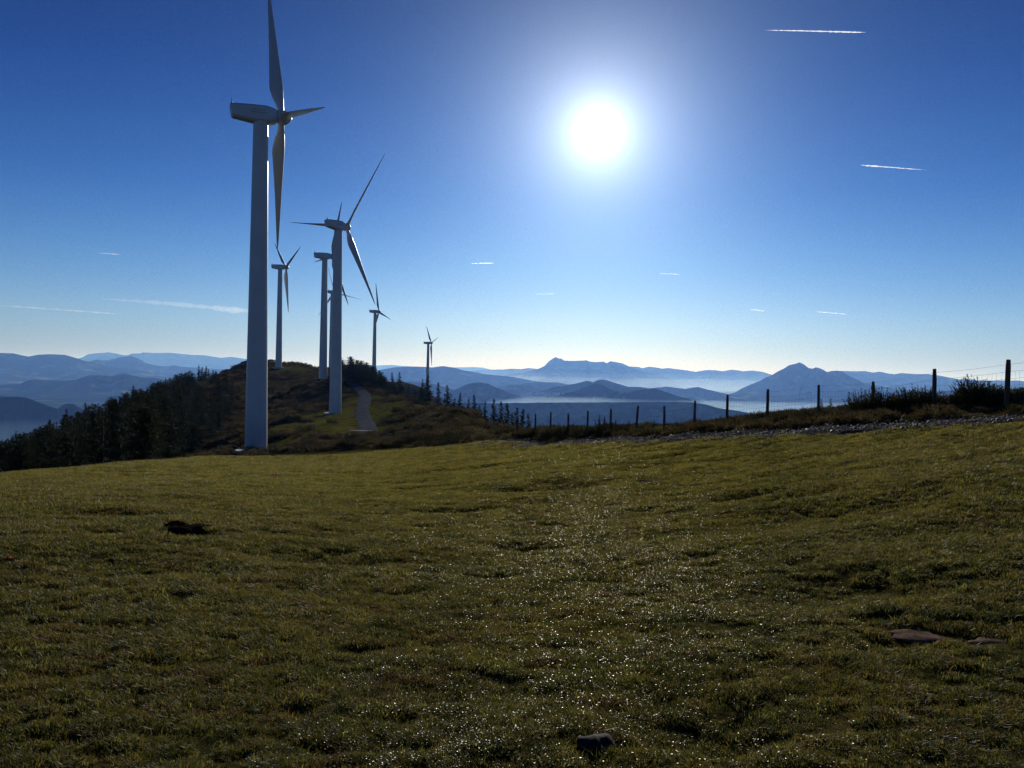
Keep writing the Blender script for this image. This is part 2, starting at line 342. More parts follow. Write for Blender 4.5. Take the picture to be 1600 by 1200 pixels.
RG = [
 ('mountains', 34000, [(60, 580), (100, 566), (130, 558), (137, 553.5), (150, 552), (170, 550.5), (180, 552), (193, 555), (200, 555), (205, 552.5), (220, 552), (222, 550.5), (242, 551.5), (262, 551), (280, 552.5), (300, 554.5), (318, 555), (345, 559), (362, 557.5), (385, 561), (420, 566), (470, 572), (560, 578)], .4),
 ('mountains', 46000, [(440, 580), (520, 573), (560, 569), (590, 571), (612, 570), (632, 572), (680, 575), (712, 574), (740, 573.5), (755, 574.5), (767, 577.5), (800, 577), (900, 580), (1000, 590)], .3),
 ('mountains', 15500, [(-260, 560), (-60, 551), (0, 551.5), (20, 552), (34, 555), (45, 557), (58, 554.5), (75, 553.5), (100, 554), (118, 559), (130, 563), (165, 572), (220, 580), (300, 592), (360, 604)], .6),
 ('mountains', 18500, [(100, 580), (130, 567), (150, 562), (170, 562.5), (188, 558), (205, 556), (216, 560), (228, 567), (243, 571), (262, 572.5), (272, 570.5), (283, 573), (320, 575.5), (360, 578), (430, 584)], .6),
 ('hills', 9500, [(-260, 610), (-60, 604), (0, 601.5), (30, 600), (45, 594), (60, 593), (100, 595), (120, 593), (140, 586), (165, 586), (172, 588), (192, 583), (205, 586), (222, 590), (240, 590.5), (270, 596), (330, 604), (400, 612)], .9),
 ('hills', 4300, [(-300, 622), (-60, 617), (0, 619.5), (22, 619.5), (38, 620.5), (50, 624), (62, 629), (75, 634), (90, 639), (97, 634), (103, 630.5), (114, 631), (124, 636), (140, 646), (175, 668), (240, 700)], 1.3),
 ('mountains', 15000, [(440, 600), (560, 584), (595, 577.5), (615, 574), (635, 572.5), (660, 573), (675, 574), (692, 572), (708, 574), (722, 578), (735, 580.5), (760, 585), (790, 587.5), (807, 590), (822, 593), (850, 598), (880, 606)], .5),
 ('mountains', 30000, [(700, 588), (735, 580), (760, 577.5), (785, 578), (797, 576), (814, 576.7), (826, 575), (840, 576.5), (900, 580), (960, 590)], .3),
 ('mountain_massif', 21000, [(740, 600), (790, 586), (820, 581), (840, 577), (851, 571.5), (857, 565), (863, 560.5), (868, 557.8), (873, 560), (877, 560.3), (882, 563.5), (896, 564), (904, 563.5), (917, 563), (921, 565), (930, 565.8), (943, 565), (948, 567.6), (954, 564.3), (960, 565.3), (972, 567.5), (982, 572), (990, 575.5), (1008, 582), (1032, 586.5), (1050, 593), (1070, 602)], .5),
 ('mountains', 27000, [(940, 580), (985, 572.5), (998, 573.3), (1004, 575.3), (1014, 573), (1024, 574), (1035, 576), (1045, 575), (1058, 576.7), (1075, 579), (1087, 581), (1105, 578), (1118, 578.5), (1129, 580), (1143, 577.6), (1152, 578.5), (1160, 580), (1176, 579), (1192, 581), (1204, 585), (1230, 590), (1280, 600)], .4),
 ('mountains', 20500, [(1240, 592), (1290, 582), (1314, 579.7), (1340, 580), (1352, 579.8), (1364, 582), (1375, 580.8), (1388, 583.5), (1398, 584.8), (1408, 583), (1430, 584.3), (1448, 584.5), (1470, 587), (1484, 590), (1497, 592.6), (1512, 591.8), (1525, 594), (1540, 594.8), (1560, 594.5), (1590, 594.6), (1620, 598), (1700, 603), (1800, 604)], .5),
 ('hills', 8600, [(560, 610), (610, 600), (635, 596.5), (650, 596.5), (668, 598.5), (685, 601.5), (700, 606), (730, 614)], .8),
 ('hills', 7300, [(640, 632), (680, 622), (705, 611), (718, 606), (726, 601.5), (738, 598), (752, 597.5), (762, 599), (772, 604), (785, 609), (800, 615), (815, 621), (840, 628)], .8),
 ('hills', 8000, [(780, 628), (800, 621), (815, 618), (840, 616), (865, 616.3), (882, 619), (895, 628)], .3),
 ('hills', 10500, [(750, 616), (780, 605), (792, 602), (807, 600.8), (827, 603), (842, 608), (858, 609), (880, 612), (920, 618)], .6),
 ('hills', 12200, [(790, 606), (822, 598.5), (845, 597), (868, 597.5), (885, 600), (920, 606)], .5),
 ('hills', 8700, [(820, 622), (845, 612), (856, 608), (869, 604), (884, 602), (898, 599.3), (910, 597), (917, 594.6), (927, 597), (933, 594), (938, 592.6), (948, 594), (957, 597), (965, 599.5), (980, 604), (1003, 605), (1017, 607.4), (1050, 618)], .9),
 ('hills', 6600, [(820, 634), (845, 626), (859, 621.5), (872, 618), (885, 614.5), (898, 611), (906, 608.5), (918, 603), (930, 599.5), (940, 602), (948, 605.5), (964, 610.5), (980, 616), (1010, 626), (1040, 634)], .8),
 ('hills', 5900, [(900, 634), (940, 624), (964, 617), (980, 613), (990, 611), (1003, 608.5), (1021, 606.6), (1030, 609), (1042, 613), (1058, 619), (1074, 622.5), (1100, 632)], 1.0),
 ('hills', 11200, [(980, 616), (1010, 607), (1027, 605.5), (1042, 604), (1058, 606), (1071, 607.7), (1080, 606), (1090, 604.6), (1105, 608.5), (1126, 613.5), (1150, 618), (1200, 626)], .7),
 ('mountain_peak', 13000, [(1080, 630), (1120, 622), (1145, 616), (1157, 608), (1172, 601), (1187, 595.3), (1196, 590), (1206, 586.2), (1214, 581), (1227, 574.5), (1232, 571), (1238, 569.4), (1244, 568), (1249, 566), (1256, 569.4), (1260, 572.5), (1264, 575.2), (1271, 576), (1273, 574), (1278, 574.4), (1285, 577), (1292, 581.3), (1300, 579.6), (1309, 579), (1317, 581), (1325, 586), (1333, 590.5), (1350, 598.5), (1375, 603), (1403, 607.4), (1450, 614), (1520, 626)], .6),
 ('hills', 9000, [(1240, 640), (1320, 622), (1400, 612), (1460, 612), (1540, 606), (1640, 612), (1760, 620)], .8),
 ('hills', 4700, [(560, 640), (640, 632), (700, 630), (780, 630), (850, 629), (950, 628.5), (1010, 628), (1050, 627.5), (1083, 629), (1102, 631.5), (1122, 637.5), (1155, 642), (1190, 649), (1260, 664), (1340, 690)], .8),
]
for i, (nm, D, pts, rg) in enumerate(RG): ridge(nm, D, pts, rough=rg, seed=i * 3 + 1, back=(0.12 * D), W=(0.14 * D if D < 8000 else 0.2 * D))

# ------------------------------------------------------------------ paths
pm = MatB('path_gravel'); p = pm.pos()
c = pm.ramp(pm.noise(p, 6, 6, 0.7), [(0.3, (0.05, 0.056, 0.066)), (0.55, (0.10, 0.112, 0.135)), (0.75, (0.15, 0.16, 0.18))]); c = pm.mix(pm.ramp(pm.noise(p, .55, 5, .7), [(.50, (0, 0, 0)), (.62, (.8, .8, .8))]), c, (0.05, 0.048, 0.022)); pm.set(c, 1.0, 0.0); pm.bump(pm.noise(p, 14, 4, .7), .8, .05)
tm = MatB('track_gravel'); p = tm.pos()
c = tm.ramp(tm.noise(p, 9, 6, 0.75), [(0.30, (0.02, 0.021, 0.022)), (0.5, (0.05, 0.051, 0.054)), (0.66, (0.10, 0.102, 0.108))]); c = tm.mix(tm.ramp(tm.noise(p, .9, 4, .6), [(.48, (0, 0, 0)), (.62, (1, 1, 1))]), c, (0.05, 0.045, 0.014)); tm.set(c, 1.0, 0.0); tm.bump(tm.noise(p, 20, 4, .7), 1.0, .05)
def strip(name, pts, width, mat, lift, nseg, nw, wob):
    pts = np.array([q[:2] for q in pts]); d = np.concatenate([[0], np.cumsum(np.hypot(*np.diff(pts, axis=0).T))])
    s_ = np.linspace(0, d[-1], nseg); kx = np.interp(s_, d, pts[:, 0]); ky = np.interp(s_, d, pts[:, 1])
    ker = np.hanning(max(5, nseg // 9) | 1); ker /= ker.sum(); h = len(ker) // 2
    kx = np.convolve(np.pad(kx, h, 'reflect', reflect_type='odd'), ker, 'valid'); ky = np.convolve(np.pad(ky, h, 'reflect', reflect_type='odd'), ker, 'valid')
    tx, ty = np.gradient(kx), np.gradient(ky); l = np.hypot(tx, ty); nx, ny = -ty / l, tx / l
    wl = width / 2 * (1 + wob * fbm(s_ / width * 1.2, s_ * 0, 4, 31)); wr = width / 2 * (1 + wob * fbm(s_ / width * 1.2, s_ * 0 + 50, 4, 32))
    t = np.linspace(-1, 1, nw); off = np.where(t[None] < 0, t[None] * wl[:, None], t[None] * wr[:, None])
    XX = kx[:, None] + nx[:, None] * off; YY = ky[:, None] + ny[:, None] * off
    ZZ = height(XX, YY) + lift * (1 - np.abs(t[None]) ** 6 * 2.5)
    ii = np.arange(nseg * nw).reshape(nseg, nw); fs = np.stack([ii[:-1, :-1], ii[:-1, 1:], ii[1:, 1:], ii[1:, :-1]], -1).reshape(-1, 4)[:, ::-1]
    return tag(mesh_obj(name, np.stack([XX, YY, ZZ], -1).reshape(-1, 3), fs, mat, smooth=True), kind='structure'), (kx, ky, nx, ny)
strip('path', [at(548, 604, 300), at(560, 606, 285), at(570, 613, 262), at(571, 625, 240), at(565, 640, 210), at(570, 655, 182), at(578, 668, 160), at(568, 676, 146)], 4.2, pm.m, .10, 260, 12, .34)
_, trk = strip('gravel_track', [at(1900, 645, 17), at(1600, 653, 20), at(1400, 664, 23), at(1200, 678, 27.5), at(1000, 687, 35), at(850, 695, 46), at(740, 698, 56), at(660, 699, 68)], 2.1, tm.m, .03, 900, 14, .5)

# ------------------------------------------------------------------ scatter of small plants (countless): one object each, protos inside it
def scatter(name, protos, mats, pts, scl, rot, pick, label):
    """protos: list of (verts, tri faces, material index)"""
    V = []; Fc = []; MI = []; pid = []; isp = []; off = 0
    for k, (v, f, mi) in enumerate(protos):
        V.append(v); Fc.append(f + off); MI.append(mi); off += len(v); pid += [k] * len(v); isp += [0.0] * len(v)
    npv = off; n = len(pts)
    V.append(pts); V = np.concatenate(V)
    attrs = {'pid': ('INT', np.array(pid + [0] * n, dtype=np.int32)), 'isp': ('FLOAT', np.array(isp + [1.0] * n, dtype=np.float32)),
             'scl': ('FLOAT', np.concatenate([np.ones(npv), scl]).astype(np.float32)), 'rot': ('FLOAT', np.concatenate([np.zeros(npv), rot]).astype(np.float32)),
             'pick': ('INT', np.concatenate([np.zeros(npv), pick]).astype(np.int32))}
    me = bpy.data.meshes.new(name); Fa = np.concatenate(Fc)
    me.vertices.add(len(V)); me.vertices.foreach_set('co', V.astype(np.float32).ravel())
    me.loops.add(len(Fa) * 3); me.loops.foreach_set('vertex_index', Fa.ravel().astype(np.int32))
    me.polygons.add(len(Fa)); me.polygons.foreach_set('loop_start', np.arange(0, len(Fa) * 3, 3, dtype=np.int32))
    me.update(calc_edges=True)
    for m in mats: me.materials.append(m)
    me.polygons.foreach_set('material_index', np.concatenate(MI).astype(np.int32))
    for k_, (typ, arr) in attrs.items(): me.attributes.new(k_, typ, 'POINT').data.foreach_set('value', arr)
    o = bpy.data.objects.new(name, me); COL.objects.link(o)
    g = bpy.data.node_groups.new(name, 'GeometryNodeTree')
    g.interface.new_socket('Geometry', in_out='INPUT', socket_type='NodeSocketGeometry'); g.interface.new_socket('Geometry', in_out='OUTPUT', socket_type='NodeSocketGeometry')
    gn, gl = g.nodes, g.links
    gi = gn.new('NodeGroupInput'); go = gn.new('NodeGroupOutput')
    def na(nm, typ):
        x = gn.new('GeometryNodeInputNamedAttribute'); x.data_type = typ; x.inputs['Name'].default_value = nm; return x.outputs[0]
    cmp_ = gn.new('FunctionNodeCompare'); cmp_.data_type = 'FLOAT'; cmp_.operation = 'GREATER_THAN'
    gl.new(na('isp', 'FLOAT'), cmp_.inputs[0]); cmp_.inputs[1].default_value = 0.5
    sep = gn.new('GeometryNodeSeparateGeometry'); sep.domain = 'POINT'
    gl.new(gi.outputs[0], sep.inputs[0]); gl.new(cmp_.outputs[0], sep.inputs['Selection'])
    sp = gn.new('GeometryNodeSplitToInstances'); sp.domain = 'FACE'; gl.new(sep.outputs[1], sp.inputs[0])
    gl.new(na('pid', 'INT'), sp.inputs['Group ID'])
    io = gn.new('GeometryNodeInstanceOnPoints'); gl.new(sep.outputs[0], io.inputs['Points']); gl.new(sp.outputs[0], io.inputs['Instance'])
    io.inputs['Pick Instance'].default_value = True; gl.new(na('pick', 'INT'), io.inputs['Instance Index'])
    cx_ = gn.new('ShaderNodeCombineXYZ'); gl.new(na('rot', 'FLOAT'), cx_.inputs['Z']); gl.new(cx_.outputs[0], io.inputs['Rotation'])
    gl.new(na('scl', 'FLOAT'), io.inputs['Scale'])
    gl.new(io.outputs[0], go.inputs[0])
    md = o.modifiers.new('scatter', 'NODES'); md.node_group = g
    return tag(o, label, kind='stuff')

def blade_tuft(rng, nb, rad, hmin, hmax, wd, leaf_frac, lean=0.6):
    V = []; Fc = []; MI = []
    for i in range(nb):
        a = rng.uniform(0, 6.283); q = rad * math.sqrt(rng.random()); bx, by = q * math.cos(a), q * math.sin(a)
        a2 = rng.uniform(0, 6.283); h = rng.uniform(hmin, hmax); k = len(V)
        if rng.random() < leaf_frac:     # small broad leaf lying nearly flat
            l = rng.uniform(.5, 1.0) * wd * 1.9; nx, ny = math.cos(a2), math.sin(a2); tz = rng.uniform(-.35, .5); z0 = h * rng.uniform(.4, .9)
            V += [(bx, by, z0), (bx + nx * l * .5 - ny * l * .38, by + ny * l * .5 + nx * l * .38, z0 + tz * l * .5), (bx + nx * l, by + ny * l, z0 + tz * l * .8),
                  (bx + nx * l * .5 + ny * l * .38, by + ny * l * .5 - nx * l * .38, z0 + tz * l * .5 + rng.uniform(-.2, .2) * l)]
            Fc += [(k, k + 1, k + 2), (k, k + 2, k + 3)]; MI += [1, 1]
        else:
            dx, dy = math.cos(a2), math.sin(a2); a3 = a2 + rng.normal(0, .9); ln = rng.uniform(.15, lean * 2.6); ww = wd * rng.uniform(.6, 1.2)
            mx, my = bx + math.cos(a3) * h * ln * .35, by + math.sin(a3) * h * ln * .35; tx_, ty_ = bx + math.cos(a3) * h * ln, by + math.sin(a3) * h * ln
            V += [(bx - dy * ww / 2, by + dx * ww / 2, -.01), (bx + dy * ww / 2, by - dx * ww / 2, -.01), (mx - dy * ww * .45, my + dx * ww * .45, h * .6), (mx + dy * ww * .45, my - dx * ww * .45, h * .6), (tx_, ty_, h)]
            Fc += [(k, k + 1, k + 3), (k, k + 3, k + 2), (k + 2, k + 3, k + 4)]; MI += [0, 0, 0]
    return np.array(V), np.array(Fc), np.array(MI)

gb = MatB('grass_blade'); p = gb.pos()
gcol = gb.ramp(gb.noise(p, 1.6, 8, 0.78), [(0.32, (0.016, 0.030, 0.005)), (0.44, (0.048, 0.062, 0.007)), (0.54, (0.12, 0.118, 0.012)), (0.61, (0.10, 0.076, 0.016)), (0.69, (0.15, 0.070, 0.024))])
gcol = gb.mix(gb.ramp(gb.noise(p, 30, 2, 0.6), [(0.45, (0, 0, 0)), (0.65, (1, 1, 1))]), gcol, gb.mix(0.55, gcol, (0.17, 0.12, 0.05)))
sy = gb.n.new('ShaderNodeSeparateXYZ'); gb.l.new(p, sy.inputs[0])
dry = gb.math('MULTIPLY', gb.math('SUBTRACT', sy.outputs['Y'], 6.0), 1 / 22.0, True)            # the farther meadow is yellower; its backlit brightness is painted into the colour
gcol = gb.mix(dry, gcol, gb.ramp(gb.noise(p, 0.7, 8, 0.78), [(0.30, (0.075, 0.080, 0.010)), (0.44, (0.17, 0.162, 0.018)), (0.57, (0.30, 0.25, 0.032)), (0.69, (0.26, 0.15, 0.045))]))
moss = gb.ramp(gb.noise(p, 1.3, 5, 0.65), [(0.42, (1, 1, 1)), (0.56, (0, 0, 0))])
gcol = gb.mix(gb.math('MULTIPLY', moss, 0.55), gcol, (0.034, 0.046, 0.010))
rust = gb.ramp(gb.noise(p, 2.1, 6, 0.75, (1, 1.4, 1)), [(0.55, (0, 0, 0)), (0.66, (.8, .8, .8))])
gcol = gb.mix(rust, gcol, (0.13, 0.062, 0.026))
rnd = gb.n.new('ShaderNodeObjectInfo').outputs['Random']
gcol = gb.mix(gb.ramp(rnd, [(0.0, (.85,) * 3), (0.16, (.0,) * 3), (0.60, (.0,) * 3), (0.75, (.55,) * 3), (1.0, (.9,) * 3)]), gcol, gb.ramp(rnd, [(0.0, (.014, .028, .005)), (0.45, (.05, .06, .01)), (0.70, (.18, .09, .03)), (0.86, (.24, .19, .04)), (1.0, (.26, .27, .05))]))
gb.set(gcol, 0.55, 0.2); gb.translucent(gcol, 0.5)
lf = MatB('wet_leaf'); p = lf.pos()
lcol = lf.ramp(lf.noise(p, 3, 4, 0.7), [(0.3, (0.03, 0.055, 0.01)), (0.6, (0.065, 0.08, 0.018)), (0.75, (0.14, 0.075, 0.03))])
lf.set(lcol, 0.42, 0.40); lf.translucent(lcol, 0.35)

rng = np.random.default_rng(3)
protos = [blade_tuft(rng, 24, .042, .008, .030, .0042, .24) for _ in range(5)] + [blade_tuft(rng, 26, .055, .010, .034, .0042, .06) for _ in range(4)] + [blade_tuft(rng, 9, .03, .04, .10, .0026, 0) for _ in range(2)]
NT = 640000
u_ = rng.random(NT); r1, r2_, e = 2.1, 72.0, -0.12         # density per ring: more of the near ground
rs = (r1 ** e + u_ * (r2_ ** e - r1 ** e)) ** (1 / e) if e else r1 * (r2_ / r1) ** u_
azs = rng.uniform(-R(37), R(37), NT)
wide = rng.random(NT) < .26; azs = np.where(wide, np.sign(azs) * rng.uniform(R(37), R(68), NT), azs)
close = np.arange(NT) % 18 == 0; rs = np.where(close, 2.4 * np.sqrt(rng.random(NT)), rs); azs = np.where(close, rng.uniform(-math.pi, math.pi, NT), azs)
gx = rs * np.sin(azs); gy = rs * np.cos(azs)
tmk = turf_mask(gx, gy)
bare = np.zeros(NT)
for bx_, by_, br in [(*march(1440, 997)[:2], .16), (*march(1547, 1006)[:2], .13), (*march(290, 832)[:2], .22), (*march(945, 1163)[:2], .05)]:
    bare = np.maximum(bare, np.exp(-(((gx - bx_) / (br * 1.5)) ** 2 + ((gy - by_) / br) ** 2)))
patch = .45 * fbm(gx / .6, gy / .45, 3, 41) + 1.0 * fbm(gx / .11, gy / .085, 2, 42) * np.clip(1.5 - rs / 14, 0, 1)
keep = (tmk > .5) & (bare < .5) & (rng.random(NT) < np.clip(.60 + patch * 1.9, .14, 1))
gx, gy, rs = gx[keep], gy[keep], rs[keep]
gz = height(gx, gy)
scl = np.clip(0.60 + rs / 21, .68, 3.4) * rng.uniform(.6, 1.35, len(gx)) * np.clip(1 + .8 * patch[keep], .45, 1.7)
ngr = len(gx); leafy = fbm(gx / 1.3, gy / .9, 3, 47); pk = np.where(rng.random(ngr) < np.clip((rs - 7) / 14, 0.35 - 1.6 * leafy, .93), rng.integers(5, 9, ngr), rng.integers(0, 5, ngr)); st_ = rng.random(ngr) < .010; pk = np.where(st_, rng.integers(9, 11, ngr), pk); scl = np.where(st_, rng.uniform(.5, .95, ngr), scl)
scatter('grass', protos, [gb.m, lf.m], np.stack([gx, gy, gz], -1), scl, rng.uniform(0, 6.28, len(gx)), pk, 'short olive turf with glinting blades covering the hilltop meadow')

# heather and bramble
hb = MatB('heath_twig'); p = hb.pos()
hcol = hb.ramp(hb.noise(p, 0.25, 6, 0.75), [(0.34, (0.014, 0.019, 0.007)), (0.46, (0.045, 0.040, 0.014)), (0.55, (0.080, 0.056, 0.025)), (0.66, (0.14, 0.115, 0.038))])
rnd = hb.n.new('ShaderNodeObjectInfo').outputs['Random']
hcol = hb.mix(hb.ramp(rnd, [(0.0, (.8,) * 3), (0.3, (.0,) * 3), (0.7, (.0,) * 3), (1.0, (.75,) * 3)]), hcol, hb.ramp(rnd, [(0.0, (.012, .018, .007)), (0.5, (.05, .04, .02)), (1.0, (.16, .125, .052))]))
hb.set(hcol, 0.75, 0.12); hb.translucent(hcol, 0.3)
def spiky(rng, n, rad, h, ln, wd):
    V = []; Fc = []
    for i in range(n):
        a = rng.uniform(0, 6.283); el = math.asin(rng.random() ** .7); q = rng.uniform(.45, 1.0)
        dx, dy, dz = math.cos(a) * math.cos(el), math.sin(a) * math.cos(el), math.sin(el)
        c0 = np.array([dx * rad * q, dy * rad * q, dz * h * q]); d = np.array([dx, dy, dz + .5]) + rng.normal(0, .45, 3); d /= np.linalg.norm(d)
        s_ = np.cross(d, rng.normal(0, 1, 3)); s_ /= np.linalg.norm(s_); l = ln * rng.uniform(.5, 1.3); k = len(V)
        V += [c0 - s_ * wd / 2, c0 + s_ * wd / 2, c0 + d * l]; Fc.append((k, k + 1, k + 2))
    return np.array(V), np.array(Fc), np.zeros(len(Fc), int)
rng = np.random.default_rng(5)
hp = [spiky(rng, 170, .5, .34, .22, .045) for _ in range(5)]
NH = 42000
rs = 18 * (620 / 18) ** (rng.random(NH) ** .9); azs = rng.uniform(-R(30), R(36), NH)
hx = rs * np.sin(azs); hy = rs * np.cos(azs)
keep = (turf_mask(hx, hy) < .3)
gg = np.zeros(NH)
for gx_, gy_, s_, a_ in _green: gg = np.maximum(gg, a_ * np.exp(-((hx - gx_) ** 2 + (hy - gy_) ** 2) / (s_ * s_) * 1.2))
keep &= (gg + .45 * fbm(hx / 5, hy / 5, 4, 21) < .40)
dt = np.full(NH, 99.0)
for a_, b_ in zip(trk[0][::6], trk[1][::6]): dt = np.minimum(dt, np.hypot(hx - a_, hy - b_))
keep &= dt > 1.25
keep &= path_dist(hx, hy) > 3.6
keep &= rng.random(NH) < np.clip(.62 + 1.3 * fbm(hx / 6, hy / 6, 3, 44), .05, 1)
hx, hy, rs = hx[keep], hy[keep], rs[keep]
hs = np.clip(.45 + rs / 90, .5, 2.7) * rng.uniform(.5, 1.3, len(hx)) * np.where(rs < 60, .8, 1)
scatter('heather', hp, [hb.m], np.stack([hx, hy, height(hx, hy) - .04], -1), hs, rng.uniform(0, 6.28, len(hx)), rng.integers(0, 5, len(hx)), 'brown heather and bramble covering the hillside beyond the turf')

# stones on the track
sm = MatB('stone'); p = sm.pos()
sm.set(sm.ramp(sm.noise(p, 2.5, 3, .6), [(.35, (.03, .032, .036)), (.55, (.075, .077, .084)), (.7, (.15, .15, .16))]), .7, .2)
def rock(rng, sub=1, flat=.6):
    import bmesh
    bm = bmesh.new(); bmesh.ops.create_icosphere(bm, subdivisions=sub, radius=1)
    ph = rng.uniform(0, 9, 3)
    for v in bm.verts:
        k = 1 + .22 * math.sin(v.co.x * 3 + ph[0]) + .18 * math.sin(v.co.y * 4 + ph[1]) + .15 * math.sin(v.co.z * 5 + ph[2]) + rng.uniform(-.12, .12)
        v.co *= k; v.co.z *= flat
    V_ = np.array([v.co[:] for v in bm.verts]); F_ = np.array([[v.index for v in f.verts] for f in bm.faces]); bm.free()
    return V_, F_, np.zeros(len(F_), int)
rp = [rock(rng) for _ in range(4)]
NS = 9000; k_ = rng.integers(60, 880, NS); off = rng.normal(0, .6, NS) * 1.0
sx = trk[0][k_] + trk[2][k_] * off + rng.normal(0, .05, NS); sy = trk[1][k_] + trk[3][k_] * off + rng.normal(0, .05, NS)
scatter('gravel', rp, [sm.m], np.stack([sx, sy, height(sx, sy) + .03], -1), rng.lognormal(math.log(.021), .5, NS), rng.uniform(0, 6.28, NS), rng.integers(0, 4, NS), 'loose grey stones strewn along the gravel track')

# ------------------------------------------------------------------ trees
bk = MatB('bark'); bk.set(bk.ramp(bk.noise(bk.obj(), 3, 4, .6, (1, 1, .2)), [(.35, (.03, .022, .016)), (.65, (.10, .075, .055))]), .9, .2)
nd = MatB('pine_needles'); p = nd.pos()
ncol = nd.ramp(nd.noise(p, .35, 5, .7), [(.30, (.010, .018, .008)), (.5, (.024, .036, .012)), (.66, (.045, .05, .018)), (.78, (.07, .052, .024))])
nd.set(ncol, .8, .06); nd.translucent(ncol, .14)
def lathe(pr, seg):
    V = []; Fc = []
    for (r, z, x, y) in pr:
        for k in range(seg): a = 6.2832 * k / seg; V.append((x + r * math.cos(a), y + r * math.sin(a), z))
    for j in range(len(pr) - 1):
        for k in range(seg): Fc.append((j * seg + k, j * seg + (k + 1) % seg, (j + 1) * seg + (k + 1) % seg, (j + 1) * seg + k))
    Fc.append(tuple(range(seg))[::-1]); Fc.append(tuple(range((len(pr) - 1) * seg, len(pr) * seg)))
    return V, Fc
def conifer(seed, h, spread, gappy, dens=1.0, cone=.85, low=.10):
    rng = np.random.default_rng(seed); root = empty('pine_tree', (0, 0, 0))
    bend = rng.normal(0, .012, 2)
    V, Fc = lathe([(h * .018 * (1 - t) ** .8 + .012, h * t - .5 * (t == 0), bend[0] * h * t * t, bend[1] * h * t * t) for t in (0, .1, .3, .55, .8, .99)], 7)
    mesh_obj('trunk', V, Fc, bk.m, root, smooth=True)
    V = []; Fc = []; T = []
    nl = int(26 * dens)
    for i in range(nl):
        t = low + (1 - low) * (i / nl) ** .9; z = h * t; Lm = spread * h * (1 - t) ** cone * (1.0 if t > low + .12 else .8) + .008 * h
        for b in range(int(rng.integers(4, 7))):
            if rng.random() < gappy: continue
            a = rng.uniform(0, 6.283); L_ = Lm * rng.uniform(.5, 1.2); up = rng.uniform(-.15, .35) + .35 * t
            nclump = max(2, int(L_ / h * 32))
            x0, y0 = bend[0] * h * t * t, bend[1] * h * t * t
            for c_ in range(nclump):
                q = (c_ + rng.uniform(.3, 1)) / nclump; px_, py_ = x0 + math.cos(a) * L_ * q, y0 + math.sin(a) * L_ * q; pz_ = z + L_ * (up * q - .22 * q * q)
                s_ = h * .038 * (1.15 - .5 * q) * (1.12 - .62 * t)
                for m_ in range(5):
                    d = np.array([math.cos(a) * .6, math.sin(a) * .6, .35]) + rng.normal(0, .65, 3); d /= np.linalg.norm(d)
                    w_ = np.cross(d, rng.normal(0, 1, 3)); w_ /= np.linalg.norm(w_); o_ = np.array([px_, py_, pz_]) + rng.normal(0, s_ * .35, 3)
                    k = len(V); V += [o_ - w_ * s_ * .30, o_ + w_ * s_ * .30, o_ + d * s_ * rng.uniform(1.0, 1.9)]; Fc.append((k, k + 1, k + 2))
            # branch wood
            k = len(V); ex, ey, ez = x0 + math.cos(a) * L_, y0 + math.sin(a) * L_, z + L_ * (up - .22); ww = h * .004
            V += [(x0 - math.sin(a) * ww, y0 + math.cos(a) * ww, z), (x0 + math.sin(a) * ww, y0 - math.cos(a) * ww, z), (ex, ey, ez)]; Fc.append((k, k + 1, k + 2)); T.append(len(Fc) - 1)
    mi = np.zeros(len(Fc), int); mi[T] = 1
    mesh_obj('crown', np.array(V), np.array(Fc), [nd.m, bk.m], root, mi=mi)
    return root
PT = [conifer(11, 10, .30, .06, cone=1.0), conifer(12, 10, .25, .12, cone=.95), conifer(13, 10, .34, .04, cone=.85), conifer(14, 10, .23, .22, cone=.9), conifer(15, 10, .42, .10, cone=.75, low=.12), conifer(16, 10, .34, .25, dens=.8, low=.06), conifer(17, 10, .46, .06, cone=.45, low=.14)]
used = set()
def plant(k, x, y, h, label, group=None, rz=None, sink=.3, cat='tree'):
    src = PT[k]
    o = src if k not in used else copy_tree(src); used.add(k)
    if 'group' in o: del o['group']
    o.location = (x, y, float(height(x, y)) - sink); o.scale = (h / 10,) * 3
    o.rotation_euler = (0, 0, rz if rz is not None else float(_rng.uniform(0, 6.28)))
    return tag(o, label, cat, group)
_tr = np.random.default_rng(77)
# wood on the left flank
cand = []
tries = 0
while len(cand) < 285 and tries < 40000:
    tries += 1
    u0 = _tr.random(); px, D = (_tr.uniform(-90, 110), _tr.uniform(58, 140)) if u0 < .32 else (_tr.uniform(-40, 300), _tr.uniform(62, 320)) if u0 < .6 else (_tr.uniform(235, 372), _tr.uniform(140, 410))
    a = at(px, 600, D); x, y = a[0], a[1]; z = float(base_h(np.array([x]), np.array([y]))[0])
    q = (np.array([x, y, z]) - CAM) @ M; py = 600 - F * q[1] / -q[2]
    # the wood's upper edge and the open slope at its right
    if px > 240 and D < 105: continue
    if px > np.interp(D, [100, 150, 200, 280, 400], [262, 330, 362, 374, 374]): continue
    hh = _tr.uniform(6.5, 10.5) if px < 290 else _tr.uniform(4.5, 7)
    top = py - hh / D * F
    edge = np.interp(px, [-90, 0, 60, 130, 205, 240, 300, 320, 345, 372], [720, 688, 668, 640, 612, 600, 577, 574, 584, 600])
    if top < edge - 4: hh = (py - edge + _tr.uniform(-2, 3)) / F * D
    if hh < 3.0 or hh > 14: continue
    if any((x - c[0]) ** 2 + (y - c[1]) ** 2 < (2.2 + D / 75) ** 2 for c in cand): continue
    cand.append((x, y, hh, D))
